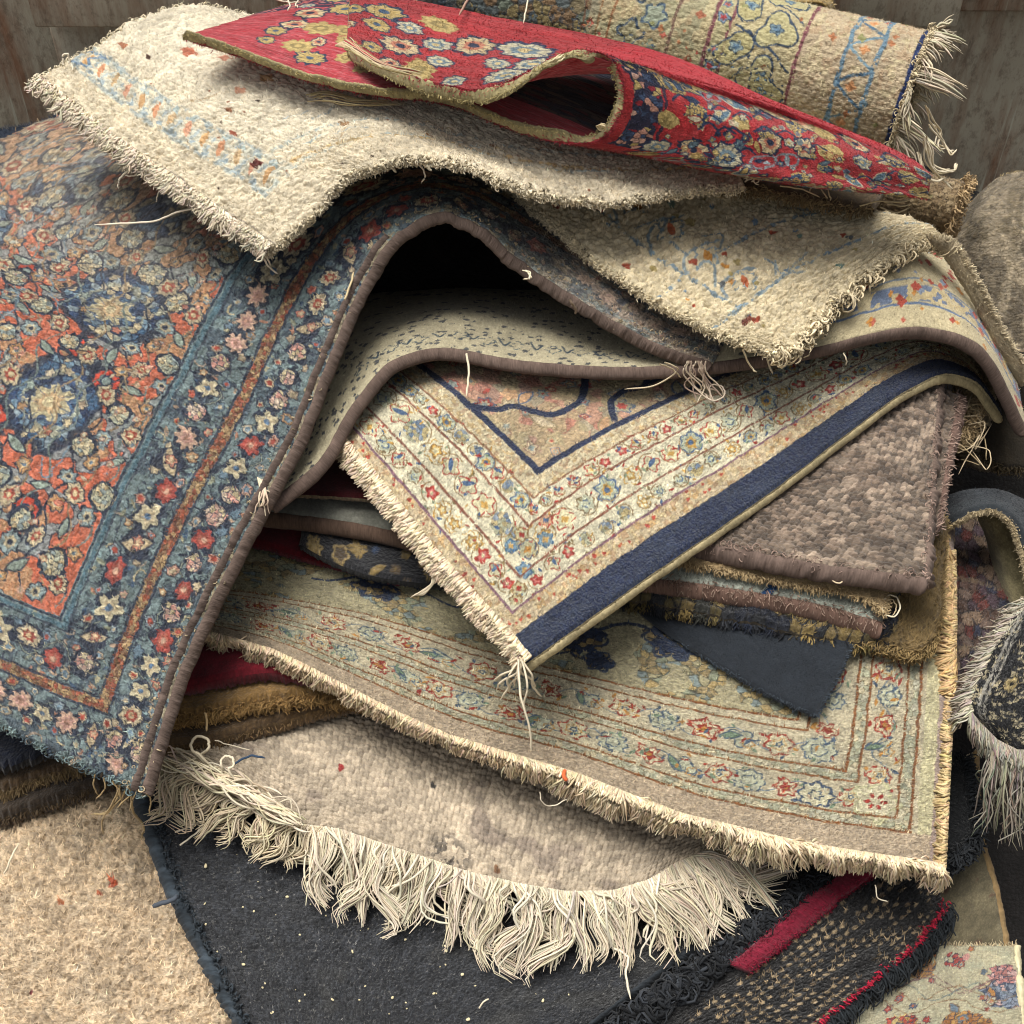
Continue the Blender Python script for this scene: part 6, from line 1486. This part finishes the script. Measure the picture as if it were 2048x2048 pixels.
# ================================================================== rolled rug behind it
def roll(name, label, C0, C1, rpx, rugp, mat, length, cat='rolled rug', bulge=0, spiral=True, step=2.0, nap=.03, naplen=6, thick=12, turns=1.6, back='8a7a5c', group=None, lump=1.2, steep=.0):
    a, b = at(*C0), at(*C1); ax = (b - a); L = np.linalg.norm(ax); ax = ax / L
    e1 = NRM - ax * (NRM @ ax); e1 /= np.linalg.norm(e1); e2 = np.cross(ax, e1)
    R = rpx * PX; circ = 2 * pi * rpx * turns
    nx = int(length / step) + 2; nc = int(circ / step) + 2
    u = np.linspace(0, length, nx); v = np.linspace(0, circ, nc)
    X, Y = np.meshgrid(u, v)
    th = 2 * pi * (1 - Y / circ) * turns + radians(-100)
    rr = R * (1 - .28 * sm(2 * pi, 2 * pi * turns, 2 * pi * (Y / circ) * turns)) * (1 + .05 * np.sin(th * 2 + 1) + .04 * (fbm(X / 160, np.cos(th) * 2, 3) - .5))
    cen = a + (X / length)[..., None] * (b - a)
    S = cen + rr[..., None] * (np.cos(th)[..., None] * e1 + np.sin(th)[..., None] * e2)
    Nn = np.cos(th)[..., None] * e1 + np.sin(th)[..., None] * e2
    l = (fbm(X / 40, Y / 40, 20) - .5) * 2 * lump
    f1, f2, rk = voro((X + (fbm(X / 40, Y / 40, 5) - .5) * 12) / 10, Y / 8, 5, .8)
    S = S + Nn * ((l + (np.sqrt(np.clip(1 - (f1 / .62) ** 2, 0, 1)) - .5 + (rk - .5) * .5) * 2.8) * PX)[..., None]
    r = Rug(); r.S, r.N, r.X, r.Y, r.B = S, Nn, X, Y, S - Nn * thick * PX
    r.ax, r.e1, r.e2, r.R = ax, e1, e2, R
    cv = Canvas(X, Y, 4, 24, 4); rugp(cv); cv.c = np.clip(cv.c, 0, 1); r.cv = cv
    r.root = empty(name, tuple(np.append(((a + b) / 2)[:2], S[..., 2].min())), label, cat, group)
    idx = np.arange(nx * nc).reshape(nc, nx)
    F = np.stack([idx[:-1, :-1], idx[1:, :-1], idx[1:, 1:], idx[:-1, 1:]], -1).reshape(-1, 4)
    n0 = np.cross(S[0, 1] - S[0, 0], S[1, 0] - S[0, 0])
    if (n0 @ Nn[0, 0]) > 0: F = F[:, ::-1]
    V = S.reshape(-1, 3); C = cv.c.reshape(-1, 3); uv = np.stack([X, Y], -1).reshape(-1, 2) / 100
    n = int(length * 2 * pi * rpx * nap); gi = RNG.integers(0, int(nc / turns) - 1, n); gj = RNG.integers(0, nx - 1, n)
    p_ = S[gi, gj] - Nn[gi, gj] * PX; an = RNG.random(n) * 6.28
    tu = np.cross(Nn[gi, gj], ax); lie = ax * np.cos(an)[:, None] + tu * np.sin(an)[:, None]
    wd = np.cross(lie, Nn[gi, gj]); ln = naplen * PX * (.5 + RNG.random((n, 1)))
    V = np.concatenate([V, np.stack([p_ - wd * .85 * PX, p_ + wd * .85 * PX, p_ + (lie * .8 + Nn[gi, gj] * .6) * ln], 1).reshape(-1, 3)])
    k0 = nx * nc; F3 = (k0 + np.arange(3 * n)).reshape(-1, 3)
    C = np.concatenate([C, np.repeat(np.clip(cv.c[gi, gj] * (1 + RNG.normal(0, .09, (n, 1))), 0, 1), 3, 0)])
    uv = np.concatenate([uv, np.repeat(np.stack([X[gi, gj], Y[gi, gj]], -1) / 100, 3, 0)])
    mesh_obj('pile', V, F, mat, r.root, C, uv, F3)
    Bs = r.B[::2, ::3]; m_, n_ = Bs.shape[:2]; id2 = np.arange(m_ * n_).reshape(m_, n_)
    F2 = np.stack([id2[:-1, :-1], id2[:-1, 1:], id2[1:, 1:], id2[1:, :-1]], -1).reshape(-1, 4)
    Vs = [Bs.reshape(-1, 3)]; Fs = [F2]; off = m_ * n_
    for j in (0, -1):
        ids = off + np.arange(2 * nc).reshape(2, nc); Vs.append(np.concatenate([S[:, j], r.B[:, j]])); off += 2 * nc
        Fs.append(np.stack([ids[0, :-1], ids[0, 1:], ids[1, 1:], ids[1, :-1]], -1))
    Vs = np.concatenate(Vs)
    mesh_obj('backing', Vs, np.concatenate(Fs), wool('backing_weave'), r.root, np.tile(c_(back), (len(Vs), 1)), (Vs @ np.array([[1, 0], [0, 1], [1, 1.]])) / PX / 100)
    # packed inner turns
    rr2 = R * .66; th2 = np.linspace(0, 2 * pi, 40, endpoint=False)
    ring = np.cos(th2)[:, None] * e1 + np.sin(th2)[:, None] * e2
    Vc = np.concatenate([a + ax * .02 + ring * rr2, b - ax * .02 + ring * rr2, (a + ax * .02)[None], (b - ax * .02)[None]])
    q = np.arange(40); Fc = np.stack([q, (q + 1) % 40, 40 + (q + 1) % 40, 40 + q], -1)
    T = np.concatenate([np.stack([np.full(40, 80), (q + 1) % 40, q], -1), np.stack([np.full(40, 81), 40 + q, 40 + (q + 1) % 40], -1)])
    mesh_obj('inner_turns', Vc, Fc, wool('backing_weave'), r.root, np.tile(c_(back) * .8, (82, 1)), np.zeros((82, 2)), F3=T)
    return r
def p(cv):
    X, Y, wx, wy = cv.X, cv.Y, cv.wx, cv.wy         # X along the roll, 0 = hidden left end
    cv.c[:] = c_('b5a487'); cv.mottle(50, .08); cv.put(fbm(X / 14, Y / 12, 7) > .58, 'a68868', .4); cv.put(fbm(X / 12, Y / 14, 17) > .6, 'c4b791', .6)
    L = X[0, -1]; e = L - wx; rng = np.random.default_rng(3)
    # worn dark blue and brown left part
    m = sm(560, 700, e)
    cv.put(m, '6a6048', .8); cv.cells((m > .3), 24, ['4a5a64', '6a5038', '8a7a50', '3a4656', '7a5c40', '58685f', '6d6248'], '2e3034', .08, 5, a=.7)
    cv.put((fbm(X / 60, Y / 50, 9) > .52) * m, '2f3b4c', .5)
    m = sm(330, 370, e) * sm(640, 560, e); cv.put(m * (fbm(X / 40, Y / 40, 8) > .45), '7a8a78', .4); cv.put(m, 'a3986c', .35)
    # bands round the roll
    m = (e > 205) & (e < 370); cv.put(m, 'bbb285', .55)
    m = (e > 375) & (e < 425); cv.put((e > 378) & (e < 395), 'c2b48c', .6)
    for q, c, w in ((203, '74404a', 6), (372, '74404a', 7), (340, '74404a', 6), (445, '6d5248', 6), (565, '8a5c3c', 5), (620, '6d4c38', 5), (590, '8f6b48', 4)):
        cv.put(sm(w / 2 + 1, w / 2 - 1, np.abs(e - q)) * (vnoise(X / 3, Y / 4, 5) > .15), c, .85)
    for q in (66, 122): cv.put(sm(5, 3, np.abs(e - q)) * (vnoise(X / 4, Y / 4, 6) > .2), '5f7f94', .9)
    cv.put(sm(6, 4, e - 2), '1f2f58'); cv.put(sm(9, 7, e), '1f2f58')
    y = 20; k = 0
    H = Y[-1, 0]
    while y < H:
        x0 = L - 94
        cv.curve([(L - 70, y), (L - 118, y + 34), (L - 70, y + 64)], 5, ['4d6a80', '6d8a98'][k % 2], .2); cv.flower(L - 94, y + 32, 8, [None, 'c08a5c', None, None], 4)
        y += 68; k += 1
    y = 30
    while y < H:
        cv.ring(L - 255 + rng.uniform(-10, 10), y, 34, '33445a', 4, 3, .25, fill='b3ac80', rot=rng.uniform(0, 3), brk=.12); cv.ring(L - 320, y + 40, 30, '33445a', 3.5, 2, .3, fill='b0a878', rot=rng.uniform(0, 3), brk=.15)
        cv.flower(L - 255, y, 9, ['33445a', '7a9098', '5a7488', None], 5); cv.flower(L - 318, y + 42, 10, ['4a5a6a', '8fa09c', '5a7488', None], 5)
        cv.curve([(L - 210, y + 20), (L - 260, y + 55), (L - 330, y + 80)], 3.5, '33445a', .2)
        cv.flower(L - 356, y, 9, ['2c3a50', '7a90a0', 'a8484a', None], 5); cv.flower(L - 357, y + 30, 8, [None, '5a7488', 'a8605a', None], 5)
        y += 88
    y = 10
    while y < H:
        cv.ring(L - 485, y, 20, '44586c', 5, 5, .2, fill='8f9a88', brk=.15); cv.ring(L - 520, y + 45, 22, '3a4c62', 5, 4, .2, brk=.2); cv.flower(L - 400, y + 20, 7, [None, 'a86a50', None, None], 4); y += 84
    for _ in range(160):
        x, y2 = L - rng.uniform(20, 640), rng.uniform(0, H); cv.flower(x, y2, rng.uniform(3, 7), [None, ['a8704c', '6d8a98', 'a85a4a', '8a8a5c'][rng.integers(0, 4)], None, None], 4)
rr_ = roll('rolled_rug', 'thick rolled beige rug with blue figures and white fringe behind the red rug', (640, -75, .40), (1812, 207, .40), 130, p, M_ivory, 1280, turns=1.5)
L_ = rr_.S[:, -1]; nc_ = len(L_)
# fringe at its right end
n_ = 380; gi = RNG.integers(0, int(nc_ / 1.5), n_); g0 = L_[gi]; nrm = rr_.N[gi, -1]
tt = np.linspace(0, 1, 11)[None]; ln = (44 * PX * (.5 + .8 * RNG.random(n_)))[:, None]
cl = (gi / 14).astype(int); rc = np.random.default_rng(3).normal(0, 1, (400, 3))[cl]
path = g0[:, None] + rr_.ax * (ln * tt)[..., None] * .8 + nrm[:, None] * (ln * tt * .35)[..., None] + rc[:, None] * (ln * tt ** 1.4 * .35)[..., None]
path += RNG.normal(0, .10, (n_, 1, 3)) * (ln * tt ** 2)[..., None] + .10 * ln[..., None] * (np.sin(RNG.random((n_, 1)) * 6.3 + tt * 7) * tt)[..., None] * RNG.normal(0, 1, (n_, 1, 3)) * .5
path[..., 2] -= ln * tt ** 2 * .55
tubes('fringe', path, 1.7 * PX * (.7 + .6 * RNG.random(n_)), shade(c_('bdb098'), n_, .08), rr_.root)
gi2 = RNG.integers(0, int(nc_ / 1.5), 1500); fib(rr_.root, L_[gi2], rr_.ax * .8 + rr_.N[gi2, -1] * .4, 12, 1.2, c_('c4b594'), 'edge_fuzz', curl=1.6, spread=1.0)
for pts in (((1856, 215, .50), (1866, 240, .47), (1880, 262, .45), (1872, 290, .44), (1902, 300, .43)), ((1850, 270, .48), (1862, 300, .46), (1866, 330, .44), (1880, 345, .43), (1905, 340, .42)), ((1852, 290, .47), (1870, 330, .44), (1905, 340, .43), (1912, 330, .43)),
            ((1860, 250, .49), (1885, 285, .46), (1900, 305, .45), (1908, 300, .45)), ((1846, 280, .48), (1856, 320, .45), (1880, 360, .42), (1905, 375, .41)), ((1840, 310, .46), (1850, 345, .44), (1870, 362, .43), (1890, 352, .42))):
    for q in range(3): thread(rr_.root, [(x + RNG.uniform(-6, 6), y + RNG.uniform(-6, 6), h) for x, y, h in pts], 1.8, ['d6cab0', 'c4b698'][q % 2], 22)
thread(rr_.root, [(943, -10, .55), (930, 10, .56), (918, 30, .56)], 3, 'a08070', 12); thread(rr_.root, [(1056, -10, .55), (1052, 20, .56), (1046, 46, .56)], 2, 'd0c4aa', 12)
for pts in (((572, -8, .52), (580, 10, .52), (575, 22, .52)), ((600, -8, .52), (592, 8, .52), (596, 16, .52)), ((548, -2, .52), (575, 4, .52), (600, 4, .52))): thread(rr_.root, list(pts), 2, 'cfc4ae', 12)
# ================================================================== small rolls and folds at the top and right
def p(cv): cv.c[:] = c_('ab9a78'); cv.mottle(60, .08); cv.mottle(9, .08, 7)
a = rug('tan_carpet', 'smooth tan carpet end standing behind the rolled rug against the wall', [
    [(1480, -60, .24), (1600, -70, .27), (1700, -60, .27), (1742, -50, .24), (1750, -40, .19)],
    [(1480, 40, .22), (1600, 20, .27), (1700, 30, .27), (1745, 40, .24), (1752, 50, .19)],
    [(1480, 200, .22), (1600, 160, .27), (1700, 160, .27), (1747, 160, .24), (1754, 170, .19)]], step=2.6, thick=10, paint=p, mat=M_cream, nap=.1, naplen=5, cat='carpet')
def p(cv): cv.c[:] = c_('a88f5c'); cv.mottle(30, .15); cv.mottle(9, .12, 7)
a = rug('curled_ochre_rug', 'curled ochre rug edge poking up behind the rolled rug at the top', [
    [(1500, -30, .40), (1560, -20, .40), (1620, -12, .40), (1665, 0, .40), (1668, 30, .39), (1640, 60, .38)],
    [(1500, 5, .42), (1560, 10, .42), (1612, 0, .43), (1652, 8, .43), (1662, 36, .41), (1650, 70, .39)],
    [(1490, 40, .40), (1550, 34, .40), (1610, 20, .41), (1645, 22, .41), (1655, 50, .40), (1645, 90, .38)]], step=2.4, thick=7, paint=p, mat=M_cream, nap=.15, naplen=7, rag=(3, 3, 3, 3), cat='rug', side='c0ab7c')
fuzz(a, 'v0', 500, 9, .8, 'c0ab80', curl=1.5)
a = slab('brown_fold', 'crumpled brown rug fold just visible beneath the tip of the red rug', [(1440, 372, .43), (1522, 372, .435), (1570, 382, .435), (1640, 398, .43), (1700, 408, .425), (1750, 412, .42)], (60, -100), .43, -.01, '554632', M_cream, thick=14, rag=5, step=2.4, side='5f5038')
fuzz(a, 'v1', 800, 14, .8, '8a7858', curl=1.5)
for pts in (((1655, 398, .45), (1640, 375, .455), (1625, 368, .455), (1620, 385, .45)), ((1650, 362, .46), (1658, 385, .455), (1662, 402, .45)), ((1560, 372, .45), (1600, 378, .45), (1640, 394, .45)),
            ((1720, 412, .44), (1760, 402, .45), (1800, 404, .45), (1828, 396, .45)), ((1760, 415, .44), (1790, 425, .44), (1820, 415, .44)), ((1770, 405, .44), (1800, 412, .445), (1825, 408, .445))):
    thread(a.root, list(pts), 1.6, 'b5a684', 18)
def p(cv): cv.c[:] = c_('8a765a'); cv.mottle(14, .2); cv.cells(np.ones_like(cv.X), 11, ['94805f', '846f52', '9f8c6c', '7a664b'], '4f4232', .08, 5, a=.8)
rs_ = roll('small_rolled_rug', 'small rolled brown rug end below the fringe of the big roll', (1700, 365, .33), (1912, 420, .33), 52, p, M_loop, 230, turns=1.3, nap=.05, thick=8, back='5d4c38', step=2.0)
gi2 = RNG.integers(0, int(len(rs_.S) / 1.3), 900); fib(rs_.root, rs_.S[gi2, -1], rs_.ax * .8 + rs_.N[gi2, -1] * .5, 16, 1.2, c_('a8906c'), 'edge_fuzz', curl=1.8, spread=1.2)
def p(cv): cv.c[:] = c_('8e816a'); cv.mottle(26, .14); cv.mottle(7, .16, 7); cv.put(sm(.55, .66, fbm(cv.X / 22, cv.Y / 40, 9)), '5f543f', .7); cv.put(sm(.6, .7, fbm(cv.X / 50, cv.Y / 120, 29)), '4d4436', .6); cv.put(np.abs(fbm(cv.X / 20, cv.Y / 30, 19) - .5) < .01, '4a3f30', .6)
a = rug('mottled_carpet', 'big stained grey tan carpet standing curved at the right edge', [
    [(1985, 372, .18), (1990, 362, .22), (2010, 348, .26), (2060, 340, .28), (2160, 345, .26)],
    [(1905, 440, .17), (1918, 425, .22), (1960, 400, .27), (2040, 390, .30), (2160, 390, .28)],
    [(1900, 640, .15), (1915, 620, .20), (1960, 600, .24), (2040, 590, .26), (2160, 590, .25)],
    [(1900, 930, .05), (1920, 930, .08), (1970, 940, .10), (2040, 940, .10), (2160, 940, .10)]], step=2.6, thick=12, paint=p, mat=M_pers, nap=.04, naplen=4, cat='carpet', lump=(5, 60), back='5d5340', knots=(9, 7, 1.8, 0, .25))
fuzz(a, 'v0', 500, 8, .8, 'a0906c')
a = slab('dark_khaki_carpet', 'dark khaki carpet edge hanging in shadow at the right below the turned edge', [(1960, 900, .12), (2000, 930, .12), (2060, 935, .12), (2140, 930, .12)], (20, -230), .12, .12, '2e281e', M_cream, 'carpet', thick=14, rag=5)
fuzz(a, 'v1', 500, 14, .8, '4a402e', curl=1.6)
a = slab('navy_shag_rug', 'dark navy shaggy rug end at the far left behind the blue and coral rug', [(-80, 322, .245), (0, 312, .25), (60, 300, .25), (120, 268, .25), (170, 240, .25)], (30, -60), .25, -.02, '2b3544', M_shag, thick=16, nap=.3, naplen=12, step=2.2, rag=4)
# ================================================================== crumbs and lint
def crumb_mesh():
    v = []; rng = np.random.default_rng(5)
    n1 = (1 + 5 ** .5) / 2
    P = np.array([[-1, n1, 0], [1, n1, 0], [-1, -n1, 0], [1, -n1, 0], [0, -1, n1], [0, 1, n1], [0, -1, -n1], [0, 1, -n1], [n1, 0, -1], [n1, 0, 1], [-n1, 0, -1], [-n1, 0, 1]]) / 1.9
    P *= 1 + rng.normal(0, .12, P.shape)
    T = [[0, 11, 5], [0, 5, 1], [0, 1, 7], [0, 7, 10], [0, 10, 11], [1, 5, 9], [5, 11, 4], [11, 10, 2], [10, 7, 6], [7, 1, 8], [3, 9, 4], [3, 4, 2], [3, 2, 6], [3, 6, 8], [3, 8, 9], [4, 9, 5], [2, 4, 11], [6, 2, 10], [8, 6, 7], [9, 8, 1]]
    return P, np.array(T)
P, T = crumb_mesh()
cr0 = mesh_obj('crumb', P * PX, None, yarn('cotton_yarn'), None, np.tile(c_('c9bd98'), (12, 1)), np.zeros((12, 2)), F3=T, smooth=True)
spots = [(412, 1733, 5.5), (768, 1876, 4), (811, 1880, 3.5), (705, 1904, 4), (892, 1902, 4), (925, 1950, 4.5), (891, 1930, 3), (785, 1996, 4), (868, 1988, 4), (1086, 2002, 4.5), (936, 2040, 4.5), (890, 1893, 3.5),
         (486, 1815, 3), (508, 1823, 3), (488, 1930, 4), (484, 1904, 3), (435, 1904, 3), (412, 1850, 4), (410, 1808, 3), (575, 1795, 5), (665, 2000, 4), (652, 1832, 3), (545, 2026, 4), (600, 1870, 3), (610, 1990, 3), (530, 1967, 3)]
rr1 = np.random.default_rng(77)
for _ in range(60):
    x, y = rr1.uniform(420, 1250), rr1.uniform(1700, 2045)
    if x > 1250 - (y - 1900) * 1.1 and y > 1850: continue
    if y < 1800 and x > 560: continue
    if x < 300 + (y - 1560) * .42 + 20: continue
    spots.append((x, y, rr1.uniform(1.3, 2.8)))
first = True
for x, y, s in spots:
    # rest on the charcoal rug
    q = at(x, y, .04); gp = rch.S[::4, ::4].reshape(-1, 3)
    dr = (q - CAM) / np.linalg.norm(q - CAM)
    dd = np.linalg.norm(np.cross(gp - CAM, dr), axis=1); i = int(dd.argmin())
    pt = CAM + dr * ((gp[i] - CAM) @ dr)
    o = cr0 if first else cr0.copy()
    if not first: COL.objects.link(o)
    o.location = pt + np.array([0, 0, s * .4 * PX]); s *= .62; o.scale = (s * rr1.uniform(.8, 1.5), s * rr1.uniform(.6, 1.1), s * .6); o.rotation_euler = (0, 0, rr1.uniform(0, 6))
    tag(o, 'tiny pale crumb lying on the flat charcoal rug', 'crumb', 'pale crumbs scattered on the charcoal rug'); first = False
o = thread(None, [(8, 1748, .02), (20, 1722, .03), (38, 1686, .03)], 2.2, 'd8cbb0', 16); o.name = 'loose_thread'; tag(o, 'pale cut thread lying on the beige carpet at far left', 'thread')
o = thread(None, [(959, 2016, .05), (968, 2002, .055), (978, 1998, .055)], 1.6, 'd8cbb0', 14); o.name = 'loose_thread'; tag(o, 'short curled white thread lying on the charcoal rug at bottom centre', 'thread')
o = thread(None, [(309, 1812, .04), (325, 1806, .05), (350, 1798, .05), (352, 1790, .05)], 5, '4a5058', 14); o.name = 'lint_tuft'; tag(o, 'grey lint tuft caught at the charcoal rug edge over beige carpet', 'lint tuft')
